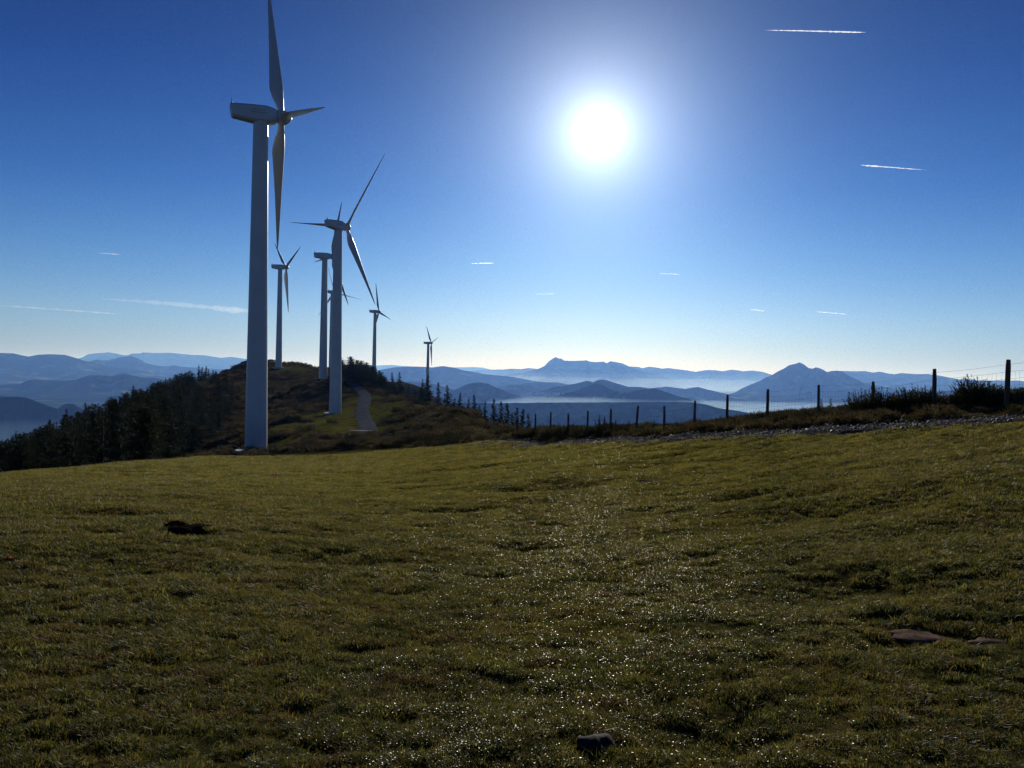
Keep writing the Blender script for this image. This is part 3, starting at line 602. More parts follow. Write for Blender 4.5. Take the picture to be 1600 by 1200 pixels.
for (x, y, hh, D) in cand:
    xx_ = 800 + F * x / y
    zone = ('lower end of left wood' if xx_ < 110 else 'middle of left wood' if xx_ < 215 else 'upper end of left wood')
    dep = 'close behind the meadow edge, ' if D < 115 else 'halfway back, ' if D < 220 else 'far back towards the skyline, '
    plant(int(_tr.choice([0, 2, 4, 5, 6, 4, 6, 1, 3])), x, y, hh, 'dark pine ' + dep + zone, 'pines ' + dep + zone)
sk = [(133, 626, 190, 'slim pine sticking up above the left wood, nearer its low end'), (104, 636, 170, 'shaggy dark pine on the lower skyline of the left wood'), (208, 599, 260, 'thin ragged pine poking out midway along the left skyline'), (311, 569, 390, 'small dark pine on the skyline just under the summit, left of the tallest turbine'),
      (48, 674, 150, 'low pine standing out at the bottom end of the left skyline'), (322, 570, 400, 'tiny lone pine on the bare skyline nearest the summit')]
for px, top, D, lb in sk:
    a = at(px, top, D); g = float(height(a[0], a[1])); hh = min(max(a[2] - g, 4), 17)
    plant(int(_tr.choice([0, 1, 3])), a[0], a[1], hh, lb)
# clump behind the second turbine, around the saddle
grp = 'pines of the dark clump at the saddle'
for i in range(44):
    px = _tr.uniform(528, 608); D = _tr.uniform(285, 350)
    top = np.interp(px, [528, 540, 552, 565, 580, 592, 606], [560, 556, 554, 562, 567, 575, 590]) + abs(_tr.normal(0, 5))
    a = at(px, top, D); g = float(height(a[0], a[1])); hh = a[2] - g
    if hh < 3: continue
    plant(int(_tr.choice([2, 4, 6, 6])), a[0], a[1], min(hh, 13), 'bushy dark pine in the clump on the saddle right of the second turbine', grp)
# row running down the right flank of the ridge: px, top, base, depth, kind
row = [(613, 581, 612, 262, 0, 'first pine of the descending row, close to the dark clump'), (625, 581, 616, 258, 2, 'bushy pine, second in the row going down the right flank'),
       (668, 586, 630, 226, 2, 'broad dark pine standing in front of the farthest turbine'), (660, 592, 628, 228, 0, 'narrow pine tucked against the left of the broad pine at the farthest turbine'), (685, 597, 634, 218, 1, 'slim pine just right of the broad pine at the farthest turbine'),
       (700, 601, 640, 205, 2, 'full pine standing right of the slim one, before the pale hill'), (719, 613, 648, 190, 0, 'pine of middling height below the dark rounded hill'), (732, 621, 650, 180, 3, 'short thin pine between two taller ones of the row'),
       (741, 616, 652, 176, 0, 'tallest pine in the lower half of the row'), (758, 626, 660, 160, 3, 'pine with a gappy crown left of the twin pines'), (772, 622, 664, 150, 1, 'left one of the twin pines above the brown slope'), (783, 627, 667, 146, 0, 'right one of the twin pines above the brown slope'),
       (792, 629, 668, 140, 1, 'pine with a forked looking top next to the twin pines'), (808, 636, 672, 128, 3, 'small pine near the lower end of the row'), (817, 638, 674, 122, 0, 'small bushy pine near the lower end of the row'), (826, 644, 677, 112, 3, 'last small pine of the row, beside the first fence post'),
       (749, 632, 656, 168, 4, 'low spreading pine under the tallest of the lower row'), (648, 612, 628, 235, 4, 'low scrubby pine between the clump and the broad pine'), (638, 600, 622, 246, 1, 'thin pine left of the farthest turbine, third in the row'), (710, 622, 645, 196, 4, 'low dark pine filling the gap before the rounded hill'), (800, 644, 670, 134, 4, 'low spreading pine close to the forked one')]
for px, top, bs, D, k, lb in row:
    a = at(px, top, D); g = float(height(a[0], a[1])); plant(k, a[0], a[1], max(a[2] - g + .3, 2.0), lb)
# young pines by the fence
yp = [(931, 656, 49, 1, 'young pine left of the fifth fence post, tallest of the saplings'), (945, 650, 50, 0, 'bushy young pine between the fifth and sixth posts'), (937, 647, 52, 3, 'thin upright sapling behind the young pines at the fence'), (962, 653, 46, 5, 'young pine just right of a fence post, spreading'), (1022, 658, 43, 5, 'tiny sapling behind the mesh, left of the leaning post'),
      (983, 657, 45, 5, 'small sapling in the mesh bay left of the most crooked post'), (1298, 622, 32, 5, 'tiny round sapling in the bay beside the gorse'), (1327, 611, 31.5, 5, 'young pine with spreading arms left of the long gorse'), (1283, 622, 31.5, 5, 'low sapling growing at the foot of a fence post')]
for px, top, D, k, lb in yp:
    a = at(px, top, D); g = float(height(a[0], a[1])); plant(k, a[0], a[1], max(a[2] - g + .1, .5), lb, sink=.1, cat='sapling')
for k in range(6):
    if k not in used: plant(k, *at(590, 570, 320)[:2], 9, 'bushy dark pine in the clump on the saddle right of the second turbine', grp)

# ------------------------------------------------------------------ gorse and other bushes
gs = MatB('gorse'); p = gs.pos()
gcol2 = gs.ramp(gs.noise(p, 2.5, 4, .7), [(.35, (.014, .020, .008)), (.55, (.042, .042, .016)), (.7, (.09, .060, .026))]); gs.set(gcol2, .75, .12); gs.translucent(gcol2, .3)
def bush(name, x, y, wd, dp, h, seed, label, n=520, cat='bush'):
    rng = np.random.default_rng(seed); z0 = float(height(x, y)) - .1
    root = empty(name, (x, y, z0)); V = []; Fc = []; SV = []; SF = []
    for i in range(n):
        a = rng.uniform(0, 6.283); q = rng.random() ** .5
        bx, by = math.cos(a) * q * wd / 2, math.sin(a) * q * dp / 2
        top = h * (1 - q ** 2.6) ** .5 * (.72 + .5 * vnoise(np.array([(bx + x) * 1.9]), np.array([(by + y) * 1.9]), seed)[0]) 
        l = top * rng.uniform(.55, 1.12); lean = np.array([math.cos(a) * q * .55, math.sin(a) * q * .55, 1.0]) + rng.normal(0, .22, 3); lean /= np.linalg.norm(lean)
        base = np.array([bx * .8, by * .8, rng.uniform(0, max(l * .55, .01))]); tip = base + lean * max(l - base[2], .12)
        sd_ = np.cross(lean, rng.normal(0, 1, 3)); sd_ /= np.linalg.norm(sd_); k = len(SV)
        SV += [base - sd_ * .008, base + sd_ * .008, tip]; SF.append((k, k + 1, k + 2))
        for m_ in range(26):
            t = rng.uniform(.1, 1.0); o_ = base + (tip - base) * t; d = lean * .9 + rng.normal(0, .55, 3); d /= np.linalg.norm(d)
            w_ = np.cross(d, rng.normal(0, 1, 3)); w_ /= np.linalg.norm(w_); s_ = .075 * rng.uniform(.6, 1.3); k = len(V)
            V += [o_ - w_ * .012, o_ + w_ * .012, o_ + d * s_]; Fc.append((k, k + 1, k + 2))
    mesh_obj('stems', np.array(SV), np.array(SF), bk.m, root); mesh_obj('foliage', np.array(V), np.array(Fc), gs.m, root)
    return tag(root, label, cat)
def bush_px(name, px, top, bot, D, wpx, dp, seed, label, **k):
    a = at(px, bot, D); t = at(px, top, D); g = float(height(a[0], a[1]))
    return bush(name, a[0], a[1], wpx / F * D, dp, max(t[2] - g + .1, .15), seed, label, **k)
bush_px('gorse_bush', 1378, 606, 642, 28.2, 84, 1.2, 1, 'dark gorse at the left end of the long thicket below the fence', n=430)
bush_px('gorse_bush', 1432, 602, 640, 26.9, 110, 1.3, 2, 'long dark gorse mound between the second and third posts from the right', n=640)
bush_px('gorse_bush', 1532, 594, 634, 24.8, 110, 1.3, 3, 'tallest round gorse mound left of the rightmost fence post', n=560)
bush_px('gorse_bush', 1600, 606, 632, 24.0, 66, 1.0, 4, 'gorse cut off by the right edge of the picture', n=350)
bush_px('gorse_bush', 1345, 614, 644, 29.2, 40, .9, 5, 'small gorse with bare twigs beside the young pine', n=220)
bush_px('gorse_bush', 878, 664, 690, 48, 84, 2.2, 6, 'dark bramble mound left of the middle fence bays', n=420)
bush_px('gorse_bush', 955, 662, 688, 43, 92, 2.0, 7, 'wide dark bramble mound in front of the crooked posts', n=480)
bush_px('gorse_bush', 915, 666, 688, 45, 40, 1.5, 8, 'low bramble linking the two wide mounds by the fence', n=220)
bush_px('gorse_bush', 650, 670, 694, 84, 70, 4, 9, 'brown bramble patch right of the path at the meadow edge', n=420)
bush_px('gorse_bush', 720, 672, 694, 72, 90, 4, 10, 'long low bramble on the meadow edge under the pine row', n=480)
bush_px('gorse_bush', 800, 668, 690, 62, 80, 3, 11, 'bramble mound just left of the first fence posts', n=480)
bush_px('gorse_bush', 560, 676, 700, 96, 90, 4, 12, 'dark bramble bank hiding the near end of the path', n=520)
bush_px('gorse_bush', 490, 684, 704, 104, 80, 4, 13, 'low bramble bank between the tallest turbine and the path', n=480)
bush_px('gorse_bush', 430, 690, 706, 108, 60, 3, 14, 'scrubby low bush at the right foot of the tallest turbine', n=300)
bush_px('gorse_bush', 481, 672, 690, 118, 20, 2, 15, 'small upright round bush on the grassy slope behind the bramble bank', n=160)
bush_px('gorse_bush', 1225, 647, 660, 30.5, 40, .8, 16, 'low dark tuft of heath on the bank by the eleventh post', n=160)
bush_px('gorse_bush', 1100, 668, 678, 34, 30, .7, 17, 'flat dark heath cushion between track and fence', n=120)

# ------------------------------------------------------------------ fence
fp = MatB('post_wood'); fp.set(fp.ramp(fp.noise(fp.pos(), 8, 4, .6, (1, 1, .15)), [(.35, (.05, .035, .025)), (.65, (.15, .11, .08))]), .85, .25)
wr = MatB('fence_wire'); wr.set((.12, .12, .125), .5, .4, .3)
def tube(p0, p1, r0, r1, seg=6, cap=True):
    p0 = np.array(p0, float); p1 = np.array(p1, float); d = p1 - p0; d /= np.linalg.norm(d)
    a = np.cross(d, [0, 0, 1.0] if abs(d[2]) < .9 else [1.0, 0, 0]); a /= np.linalg.norm(a); b = np.cross(d, a)
    V = [p0 + r0 * (math.cos(t) * a + math.sin(t) * b) for t in np.linspace(0, 6.2832, seg, endpoint=False)] + [p1 + r1 * (math.cos(t) * a + math.sin(t) * b) for t in np.linspace(0, 6.2832, seg, endpoint=False)]
    Fc = [(i, (i + 1) % seg, seg + (i + 1) % seg, seg + i) for i in range(seg)]
    if cap: Fc += [tuple(range(seg))[::-1], tuple(range(seg, 2 * seg))]
    return V, Fc
class MB:
    def __init__(s): s.v = []; s.f = []
    def add(s, VF): k = len(s.v); s.v += [tuple(q) for q in VF[0]]; s.f += [tuple(i + k for i in f) for f in VF[1]]; return s
    def build(s, name, mat, parent=None, smooth=False): return mesh_obj(name, s.v, s.f, mat, parent, smooth)
fx, fy = 23.8 * .6215, 23.8
fence = tag(empty('wire_fence', (fx, fy, float(height(fx, fy)))), 'wire mesh stock fence on rough wooden posts along the hill edge', 'fence')
org = np.array(fence.location)
leans = {0: (.02, 1.34), 1: (-.045, 1.32), 2: (-.01, 1.24), 3: (-.01, 1.24), 4: (0, 1.3), 5: (0, 1.28), 6: (0.0, 1.26), 7: (0, 1.28), 8: (.09, 1.30), 9: (0, 1.3), 10: (0, 1.32), 11: (0, 1.28), 12: (0, 1.3), 13: (.02, 1.3)}
pp = []
frng = np.random.default_rng(9)
posx = {0: 1572, 1: 1460, 2: 1363, 3: 1278.5, 4: 1199, 5: 1136, 6: 1085.5, 7: 1038, 8: 994, 9: 954.5, 10: 918.5, 11: 888, 12: 860.5, 13: 836.5}
for n in range(-3, 15):
    yy = 23.8 * (1 + .098 * n); xx = at(posx[n], 650, yy)[0] if n in posx else 23.8 * (.6215 - .04309 * n)
    g = float(height(xx, yy)); ln, hh = leans.get(n, (0, 1.3))
    r_ = .072 if n == 0 else frng.uniform(.052, .064)
    b = np.array([xx, yy, g - .4]) - org; t = np.array([xx + ln, yy + frng.normal(0, .01), g + hh]) - org
    m = MB(); mid = b + (t - b) * .88
    V, Fc = lathe([(1, 0, 0, 0), (1, 1, 0, 0)], 8); m.add(tube(b, mid, r_ * 1.08, r_, 9, False)); m.add(tube(mid, t, r_, r_ * .8, 9))
    m.build('post', fp.m, fence, smooth=False); pp.append((b + org, t + org, g))
m = MB()
for i in range(len(pp) - 1):
    (b0, t0, g0), (b1, t1, g1) = pp[i], pp[i + 1]
    def P(s_, h): # point along the bay, height h above the ground
        g_ = g0 + (g1 - g0) * s_; q = b0 + (b1 - b0) * s_; top = t0 + (t1 - t0) * s_
        k = h / 1.3; sag = -.03 * 4 * s_ * (1 - s_) * k
        return np.array([q[0] + (top[0] - q[0]) * k, q[1] + (top[1] - q[1]) * k - .05, g_ + h + sag]) - org
    for h in (.08, .22, .38, .56, .76, .98, 1.2):
        for s0 in np.linspace(0, 1, 5)[:-1]: m.add(tube(P(s0, h), P(s0 + .25, h), .0036, .0036, 3, False))
    for s0 in np.arange(.03, 1, .06):
        o_ = frng.normal(0, .006); m.add(tube(P(s0, .08), P(s0 + o_, .5), .003, .003, 3, False)); m.add(tube(P(s0 + o_, .5), P(s0 + o_ * 2, .98), .003, .003, 3, False))
m.build('wire_mesh', wr.m, fence)
# guy line at the left end of the meadow
g0 = march(13, 742); t_ = at(-40, 694, g0[1] + 1); gw = empty('guy_wire', g0); tag(gw, 'thin pale guy wire pegged at the far left edge of the meadow', 'wire')
m = MB(); m.add(tube((0, 0, -.05), np.array(t_) - g0, .006, .006, 5)); wl = MatB('rope'); wl.set((.55, .56, .58), .5, .4); m.build('rope', wl.m, gw)
m = MB(); m.add(tube((0.02, 0, -.2), (.01, 0, .06), .012, .014, 6)); m.build('peg', fp.m, gw)

# ------------------------------------------------------------------ wind turbines
tw = MatB('turbine_paint'); tw.set(tw.ramp(tw.noise(tw.pos(), .25, 4, .6), [(.3, (.52, .53, .54)), (.7, (.62, .63, .63))]), .42, .45)
bl = MatB('blade_paint'); bl.set((.50, .51, .51), .34, .45)
dk = MatB('dark_metal'); dk.set((.04, .04, .045), .5, .4)
cn = MatB('concrete'); cn.set(cn.ramp(cn.noise(cn.pos(), 2, 4, .6), [(.3, (.3, .29, .28)), (.7, (.45, .44, .42))]), .9, .2)
RB = 22.6
def blade_mesh():
    st = [(.3, .42, .42, 0), (.9, .44, .44, 0), (2.0, .55, .38, .06), (3.2, .80, .28, .22), (4.6, .98, .20, .33), (5.4, .98, .17, .33), (8, .84, .125, .26), (12, .62, .085, .17), (16, .43, .055, .10), (19, .29, .035, .05), (21.4, .17, .02, .02), (22.2, .09, .012, 0), (RB, .02, .006, 0)]
    V = []; seg = 14
    for r, c_, th, off in st:
        tw_ = R(14) * max(0, 1 - r / 16)
        for k in range(seg):
            a = 6.2832 * k / seg; x = math.cos(a) * c_; y = math.sin(a) * th
            if th < c_ * .8: y *= (1 + .55 * math.cos(a)) * .75      # rounded nose, thin trailing edge
            x -= off                                                    # leading edge nearly straight
            V.append((x * math.cos(tw_) - y * math.sin(tw_), x * math.sin(tw_) + y * math.cos(tw_), r))
    Fc = []
    for j in range(len(st) - 1):
        for k in range(seg): Fc.append((j * seg + k, j * seg + (k + 1) % seg, (j + 1) * seg + (k + 1) % seg, (j + 1) * seg + k))
    Fc.append(tuple(range(seg))[::-1]); Fc.append(tuple(range((len(st) - 1) * seg, len(st) * seg)))
    me = mesh_obj('blade', V, Fc, bl.m, smooth=True); d = me.data; bpy.data.objects.remove(me); return d
BLD = blade_mesh()
def loft(secs, closed=True):
    n = len(secs[0]); V = [q for s_ in secs for q in s_]; Fc = []
    for j in range(len(secs) - 1):
        for k in range(n): Fc.append((j * n + k, j * n + (k + 1) % n, (j + 1) * n + (k + 1) % n, (j + 1) * n + k))
    Fc.append(tuple(range(n))[::-1]); Fc.append(tuple(range((len(secs) - 1) * n, len(secs) * n))); return V, Fc
def rsec(x, w_, zb, zt, ch=.28, tilt=0):
    # chamfered rectangular section at x
    return [(x, -w_, zb + ch), (x, -w_ + ch, zb), (x, w_ - ch, zb), (x, w_, zb + ch), (x + tilt, w_, zt - ch), (x + tilt, w_ - ch, zt), (x + tilt, -w_ + ch, zt), (x + tilt, -w_, zt - ch)]
HUB = np.array([2.95, 0, 1.12])
def turbine(i):
    hx_, hy_, D, yaw, ph, bpy_ = TURB[i]; yaw = R(yaw); tilt = R(5); conea = R(2)
    hub = at(hx_, hy_, D)
    head_rot = Matrix.Rotation(yaw, 3, 'Z')
    base_xy = hub - np.array(head_rot @ Vector((HUB[0], 0, 0)))
    g = float(height(base_xy[0], base_xy[1])); Ht = hub[2] - HUB[2] - g
    root = empty('wind_turbine', (base_xy[0], base_xy[1], g))
    V, Fc = lathe([(1.62 - .57 * (z / Ht), z, 0, 0) for z in [-2.5, 0, Ht * .33, Ht * .66, Ht - .15, Ht]], 40)
    mesh_obj('tower', V, Fc, tw.m, root, smooth=True).data.polygons.foreach_set('use_smooth', [len(f) == 4 for f in Fc])
    m = MB()
    for q_ in (.335, .665): rr_ = 1.62 - .57 * q_; m.add(lathe([(rr_ - .02, Ht * q_ - .09, 0, 0), (rr_ + .02, Ht * q_ - .08, 0, 0), (rr_ + .02, Ht * q_ + .08, 0, 0), (rr_ - .02, Ht * q_ + .09, 0, 0)], 40))
    m.build('flange', tw.m, root)
    m = MB(); m.add(lathe([(3.0, -1.5, 0, 0), (3.0, .14, 0, 0), (2.9, .2, 0, 0)], 28)); m.build('foundation', cn.m, root)
    dr = MB(); da = R(200)
    for z0, z1 in ((.25, 2.4),): dr.add(loft([[(1.6, -.42, z0), (1.6, .42, z0), (1.6, .42, z1), (1.6, -.42, z1)], [(1.67, -.4, z0 + .03), (1.67, .4, z0 + .03), (1.63, .4, z1 - .03), (1.63, -.4, z1 - .03)]]))
    o = dr.build('door', tw.m, root); o.rotation_euler = (0, 0, R(60))
    V, Fc = loft([rsec(-4.05, .82, .55, 2.2, tilt=-.12), rsec(-3.9, .95, .42, 2.3, tilt=-.12), rsec(-1.1, 1.15, -.05, 2.3), rsec(.9, 1.15, -.15, 2.25), rsec(1.75, 1.0, -.12, 2.05), rsec(2.3, .85, .1, 1.88)])
    nac = mesh_obj('nacelle', V, Fc, tw.m, root); nac.location = (0, 0, Ht); nac.rotation_euler = (head_rot @ Matrix.Rotation(-R(4), 3, 'Y')).to_euler()
    m = MB(); m.add(tube((-3.95, 0, 2.2), (-3.95, 0, 3.3), .045, .03, 6)); m.add(tube((-3.95, -.25, 2.95), (-3.95, .25, 2.95), .03, .03, 5)); m.add(tube((-4.0, 0, 2.1), (-3.9, 0, 2.6), .16, .12, 8)); m.build('wind_vane', dk.m, nac)
    # dark lettering, two blurred lines on either flank
    if i < 2:
        m = MB(); lr = np.random.default_rng(4)
        for ry, n_l, x0, x1, hh in ((1.42, 9, -1.35, .55, .17), (1.02, 11, -1.45, .85, .2)):
            for k in range(n_l):
                xa = x0 + (x1 - x0) * k / n_l; wd_ = (x1 - x0) / n_l * .62
                for sy_ in (-1, 1):
                    yv = sy_ * 1.155; m.add(([(xa, yv, ry), (xa + wd_, yv, ry), (xa + wd_, yv, ry + hh), (xa, yv, ry + hh), (xa, yv - sy_ * .02, ry), (xa + wd_, yv - sy_ * .02, ry), (xa + wd_, yv - sy_ * .02, ry + hh), (xa, yv - sy_ * .02, ry + hh)],
                           [(0, 1, 2, 3), (7, 6, 5, 4), (0, 4, 5, 1), (1, 5, 6, 2), (2, 6, 7, 3), (3, 7, 4, 0)]))
        m.build('lettering', LETT.m, nac)
    rot = head_rot @ Matrix.Rotation(-tilt, 3, 'Y')
    # hub: profile turned about the axis
    prof = [(-.62, .82), (-.55, .98), (0, 1.1), (.55, 1.03), (1.0, .78), (1.35, .42), (1.5, .08)]
    V, Fc = lathe([(r, z, 0, 0) for z, r in prof], 22)
    hb_ = mesh_obj('hub', V, Fc, tw.m, root, smooth=True); hb_.location = (Vector((0, 0, Ht)) + head_rot @ Vector(tuple(HUB)))
    hb_.rotation_euler = (rot @ Matrix.Rotation(math.pi / 2, 3, 'Y')).to_euler()
    a_ = np.array(rot @ Vector((1, 0, 0))); sdir = np.array([math.sin(yaw), -math.cos(yaw), 0]); up = np.cross(sdir, a_); up = up if up[2] > 0 else -up
    for k in range(3):
        t = R(ph) + k * 2 * math.pi / 3
        rd = math.cos(conea) * (math.cos(t) * up + math.sin(t) * sdir) + math.sin(conea) * a_; rd /= np.linalg.norm(rd)
        ax = a_ - rd * (a_ @ rd); ax /= np.linalg.norm(ax); yv = np.cross(rd, ax)
        mt = Matrix((ax, yv, rd)).transposed() @ Matrix.Rotation(R({0: -22, 1: 17}.get(i, 8)), 3, 'Z')
        b_ = bpy.data.objects.new('blade', BLD); COL.objects.link(b_); b_.parent = root; b_.location = hb_.location; b_.rotation_euler = mt.to_euler(); b_.scale = (1, 1, 1.045 if i == 0 else 1)
    return root
LETT = MatB('lettering_grey'); LETT.set((.30, .31, .36), .6, .3)
tl = ['tallest and nearest white wind turbine, standing at the left edge of the meadow', 'second nearest wind turbine, its base on the grass beside the path', 'wind turbine alone on the summit, with a V of two blades', 'wind turbine partly hidden just left of the second nearest one',
      'far wind turbine hidden behind the second tower, only blades showing', 'small wind turbine rising from the dark pine clump', 'smallest and farthest wind turbine, above the descending row of pines']
for i in range(7): tag(turbine(i), tl[i], 'wind turbine', 'wind turbines along the ridge')

# ------------------------------------------------------------------ small things on the meadow
rk = MatB('dark_stone'); rk.set(rk.ramp(rk.noise(rk.pos(), 30, 5, .6), [(.35, (.010, .010, .012)), (.65, (.03, .03, .032))]), .9, .1)
def put(name, V, Fc, mat, loc, label, cat, smooth=False, group=None, rz=0, sc=(1, 1, 1)):
    o = mesh_obj(name, V, Fc, mat, smooth=smooth); o.location = loc; o.scale = sc; o.rotation_euler = (0, 0, rz); return tag(o, label, cat, group)
rg2 = np.random.default_rng(21)
V, Fc, _ = rock(rg2, 3, .7); g = march(935, 1178); put('stone', V, Fc, rk.m, (g[0], g[1] + .02, g[2] + .005), 'dark grey stone half sunk in the turf at the bottom of the picture', 'stone', True, sc=(.085, .06, .085), rz=2.2)
sl = MatB('soil'); sl.set(sl.ramp(sl.noise(sl.pos(), 18, 5, .7), [(.3, (.06, .04, .03)), (.6, (.17, .12, .09)), (.75, (.26, .19, .15))]), 1.0, 0.0); 
ds = MatB('wet_soil'); ds.set(ds.ramp(ds.noise(ds.pos(), 22, 5, .7), [(.3, (.008, .006, .005)), (.7, (.03, .02, .014))]), 1.0, 0.0); 
for px, py, sx_, sy_, lb, mt in ((1440, 996, .17, .085, 'pale bare patch of dry soil in the turf, lower right', sl.m), (1547, 1005, .13, .07, 'dull reddish bare soil patch near the right edge', sl.m), (1030, 752, .40, .16, 'thin pale scrape of soil far out on the right of the meadow', sl.m)):
    V, Fc, _ = rock(rg2, 3, 1); g = march(px, py); put('soil_patch', V, Fc, mt, (g[0], g[1], g[2]), lb, 'soil patch', True, sc=(sx_, sy_, .018))
for px, py, s_, lb in ((292, 834, .23, 'largest black clod of turned earth left of centre on the meadow'), (275, 822, .15, 'small black clod just up and left of the largest one'), (318, 825, .12, 'dark clod trailing to the right of the largest one'), (303, 828, .15, 'middle clod touching the largest one')):
    V, Fc, _ = rock(rg2, 4, .7); V = V * (1 + .38 * fbm(V[:, 0] * 2.3 + px, V[:, 1] * 2.3 + V[:, 2] * 3, 4, 5))[:, None]; g = march(px, py); put('earth_clod', V, Fc, ds.m, (g[0], g[1], g[2] + .01), lb, 'clod', sc=(s_ * .9, s_ * .7, s_ * .42), rz=rg2.uniform(0, 3))
olf = MatB('orange_leaf'); olf.set((.75, .28, .03), .5, .3); olf.translucent((.8, .3, .03), .4)
rlf = MatB('red_leaf'); rlf.set((.38, .07, .02), .5, .3); rlf.translucent((.5, .09, .02), .4)
def leaf(rng):
    pts = []
    for k in range(10): a = 6.2832 * k / 10; r = (1, .62)[k % 2] * rng.uniform(.8, 1.15); pts.append((r * math.cos(a), r * math.sin(a) * .8, .35 * math.sin(a * 2 + 1) * rng.uniform(.5, 1)))
    V = pts + [(0, 0, -.1)] + [(x, y, z - .05) for x, y, z in pts]
    Fc = [(k, (k + 1) % 10, 10) for k in range(10)] + [(11 + k, 10, 11 + (k + 1) % 10) for k in range(10)] ; return V, Fc
for px, py, s_, mt, lb in ((531, 997, .016, olf.m, 'bright orange leaf on the turf, lower left of centre'), (1018, 1039, .022, rlf.m, 'rust red leaf right of centre near the bottom'), (1110, 1060, .02, rlf.m, 'reddish leaf lying right of the other red leaf'), (937, 1150, .020, rlf.m, 'rusty leaf lying on top of the dark stone'),
                           (17, 877, .03, olf.m, 'small orange leaf near the left edge'), (845, 862, .022, olf.m, 'tiny orange leaf in the middle of the meadow')):
    V, Fc = leaf(rg2); g = march(px, py); put('fallen_leaf', V, Fc, mt, (g[0], g[1], g[2] + .035), lb, 'leaf', sc=(s_,) * 3, rz=rg2.uniform(0, 6))
stk = MatB('twig'); stk.set((.42, .38, .33), .6, .3)
for px, py, px2, py2, lb in ((905, 1075, 948, 1090, 'thin pale curved twig lying in the turf below centre'), (945, 1153, 985, 1158, 'short pale stalk beside the dark stone')):
    a = march(px, py); b = march(px2, py2); a[2] += .03; b[2] += .03; mid = (a + b) / 2 + [0, 0.01, .015]
    m = MB(); m.add(tube((0, 0, 0), mid - a, .0022, .002, 5)); m.add(tube(mid - a, b - a, .002, .001, 5)); o = m.build('twig', stk.m); o.location = a; tag(o, lb, 'twig')

g = march(573, 674, 100, 200); m = MB(); m.add(loft([[(-3.2, -.35, -.3), (-3.2, .35, -.3), (-3.2, .3, .16), (-3.2, -.3, .16)], [(3.2, -.35, -.3), (3.2, .35, -.3), (3.2, .3, .16), (3.2, -.3, .16)]]))
o = m.build('concrete_kerb', cn.m); o.location = g; o.rotation_euler = (0, 0, .08); tag(o, 'pale concrete bar lying across the near end of the hill path', 'kerb')

# ------------------------------------------------------------------ far town in the valley
tn = MatB('town_walls'); tn.set((.8, .79, .76), .35, .6)
m = MB(); rg3 = np.random.default_rng(8)
for i in range(150):
    px = rg3.normal(846, 11); py = 618.5 + rg3.normal(0, 1.6); dd_ = rg3.uniform(0, 1); py = 616.5 + 4.5 * dd_ + rg3.normal(0, .3); a = at(px, py, 7980 - 250 * dd_); w_ = rg3.uniform(8, 30); d_ = rg3.uniform(8, 16); h = rg3.uniform(7, 18); x, y = a[0], a[1]; zg = at(px, py, a[1])[2]
    V = [(x - w_, y - d_, zg - 5), (x + w_, y - d_, zg - 5), (x + w_, y + d_, zg - 5), (x - w_, y + d_, zg - 5), (x - w_, y - d_, zg + h), (x + w_, y - d_, zg + h), (x + w_, y + d_, zg + h), (x - w_, y + d_, zg + h), (x - w_, y, zg + h + 6), (x + w_, y, zg + h + 6)]
    m.add((V, [(0, 1, 5, 4), (1, 2, 6, 9, 5), (2, 3, 7, 6), (3, 0, 4, 8, 7), (4, 5, 9, 8), (6, 7, 8, 9)]))
tag(m.build('town', tn.m), 'pale far off town in the misty valley between the hills', kind='stuff')

# ------------------------------------------------------------------ air: haze over everything, mist lying in the valleys
def volmat(name, dens, col, aniso):
    m_ = bpy.data.materials.new(name); m_.use_nodes = True; n_n = m_.node_tree.nodes; n_n.remove(n_n['Principled BSDF'])
    v = n_n.new('ShaderNodeVolumePrincipled'); v.inputs['Color'].default_value = (*col, 1); v.inputs['Density'].default_value = dens; v.inputs['Anisotropy'].default_value = aniso; v.inputs['Absorption Color'].default_value = (1, 1, 1, 1)
    m_.node_tree.links.new(v.outputs[0], n_n['Material Output'].inputs['Volume']); return m_
def outward(o):
    import bmesh
    bm = bmesh.new(); bm.from_mesh(o.data); bmesh.ops.recalc_face_normals(bm, faces=bm.faces); bm.to_mesh(o.data); bm.free(); return o
def boxvf(x0, x1, y0, y1, z0, z1):
    return [(x0, y0, z0), (x1, y0, z0), (x1, y1, z0), (x0, y1, z0), (x0, y0, z1), (x1, y0, z1), (x1, y1, z1), (x0, y1, z1)], [(3, 2, 1, 0), (4, 5, 6, 7), (0, 1, 5, 4), (1, 2, 6, 5), (2, 3, 7, 6), (3, 0, 4, 7)]
V, Fc = boxvf(-125000, 125000, -125000, 125000, -425, 420)
tag(outward(mesh_obj('haze', V, Fc, volmat('haze', 4.2e-5, (.17, .38, 1.0), .35))), kind='stuff')
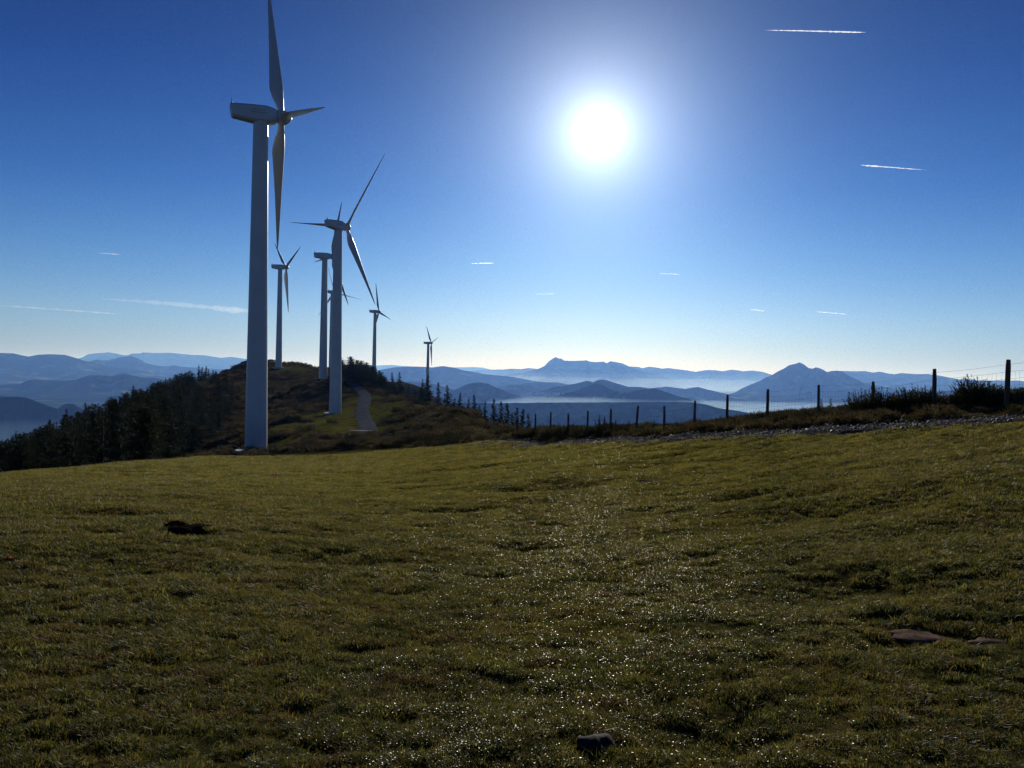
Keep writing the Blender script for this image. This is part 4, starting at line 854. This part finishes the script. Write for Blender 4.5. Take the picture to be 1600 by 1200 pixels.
def mist(x0, x1, y0, y1, ztop, amp, dens, col):
    nx_, ny_ = 50, 40; xs = np.linspace(x0, x1, nx_); ys = np.linspace(y0, y1, ny_); XX, YY = np.meshgrid(xs, ys)
    ex = np.clip(np.minimum(XX - x0, x1 - XX) / (x1 - x0) * 6, 0, 1) ** .5; XX = XX * (YY / ((y0 + y1) / 2))
    ZZ = -398 + (ztop + 398 + amp * fbm(XX / 900, YY / 1500, 3, 61)) * (.05 + .95 * ex * smooth01((YY - y0) / (y1 - y0) * 1.15 + .05)); top = np.stack([XX, YY, ZZ], -1).reshape(-1, 3); bot = top.copy(); bot[:, 2] = -399
    ii = np.arange(nx_ * ny_).reshape(ny_, nx_); q = np.stack([ii[:-1, :-1], ii[:-1, 1:], ii[1:, 1:], ii[1:, :-1]], -1).reshape(-1, 4)
    per = np.concatenate([ii[0, :], ii[1:, -1], ii[-1, -2::-1], ii[-2:0:-1, 0]]); nb = nx_ * ny_
    side = np.array([(per[k], nb + per[k], nb + per[(k + 1) % len(per)], per[(k + 1) % len(per)]) for k in range(len(per))])
    tag(outward(mesh_obj('valley_mist', np.concatenate([top, bot]), np.concatenate([q, q[:, ::-1] + nb, side]), volmat('mist', dens, col, .62))), kind='stuff')
mist(-500, 3100, 3600, 6000, -190, 9, 2.6e-4, (.50, .74, 1.0))
mist(-7000, 8500, 13500, 20500, -20, 30, 2e-5, (.6, .8, 1.0))
mist(-6000, 7500, 14000, 20000, -130, 30, 5e-5, (.6, .8, 1.0))
mist(-3400, -1100, 2500, 4200, -300, 15, 2.5e-4, (.35, .6, 1.0))

# ------------------------------------------------------------------ vapour trails high above
def trail(p0, p1, r0, r1, dens, label, alt=9500):
    P_ = []
    for (px, py) in (p0, p1):
        d = at(px, py, 1.0) - CAM; P_.append(CAM + d * (alt / d[2]))
    P_ = np.array(P_); c = P_.mean(0); D = np.linalg.norm(c) / F      # metres per photograph pixel there
    n = 40; tr_ = np.random.default_rng(int(p0[0] * 7 + p0[1])); ax = (P_[1] - P_[0]); L_ = np.linalg.norm(ax); ax /= L_; s_ = np.cross(ax, [0, 0, 1.0]); s_ /= np.linalg.norm(s_); u_ = np.cross(s_, ax)
    secs = []
    for k in range(n + 1):
        t = k / n; r = .68 * (r0 + (r1 - r0) * t) * D * (min(1, t * 7 + .03) * min(1, (1 - t) * 7 + .03)) ** .8 * tr_.uniform(.55, 1.25); o_ = P_[0] + (P_[1] - P_[0]) * t - c + u_ * math.sin(t * 5) * r * .25
        secs.append([o_ + r * (math.cos(a) * s_ * 2.0 + math.sin(a) * u_) for a in np.linspace(0, 6.2832, 12, endpoint=False)])
    V, Fc = loft(secs); o = mesh_obj('vapour_trail', V, Fc, volmat('vapour', 0.55 * dens / ((r0 + r1) * D), (.97, .99, 1.0), .6), smooth=True); outward(o); o.location = c
    return tag(o, label, 'vapour trail')
trail((1192, 47), (1355, 50.5), .6, 1.3, 1.2, 'long bright vapour trail high at the upper right')
trail((1343, 258), (1452, 266), 1.5, .5, .9, 'bright tapering vapour trail right of the sun')
trail((735, 411.8), (773, 411), .7, 1.2, 1.0, 'short vapour trail left of centre below the sun')
trail((1030, 427.5), (1064, 428.5), .7, .7, .5, 'faint short vapour trail below and right of the sun')
trail((836, 459.5), (869, 459), .7, .6, .4, 'faint short vapour trail above the pointed massif')
trail((152, 395.5), (189, 397.5), .7, 1.2, .6, 'small vapour trail at the left, level with the summit turbine')
trail((150, 466), (400, 486), 2.5, 8.0, .2, 'broad diffuse old vapour trail at the left above the hills')
trail((-10, 477), (195, 491), 2.0, 1.5, .25, 'thin faded vapour trail touching the left edge')
trail((1172, 483.5), (1196, 486), .7, .7, .5, 'tiny low vapour trail right of centre')
trail((1272, 487), (1326, 491), .7, 1.0, .5, 'low vapour trail above the pointed mountain')
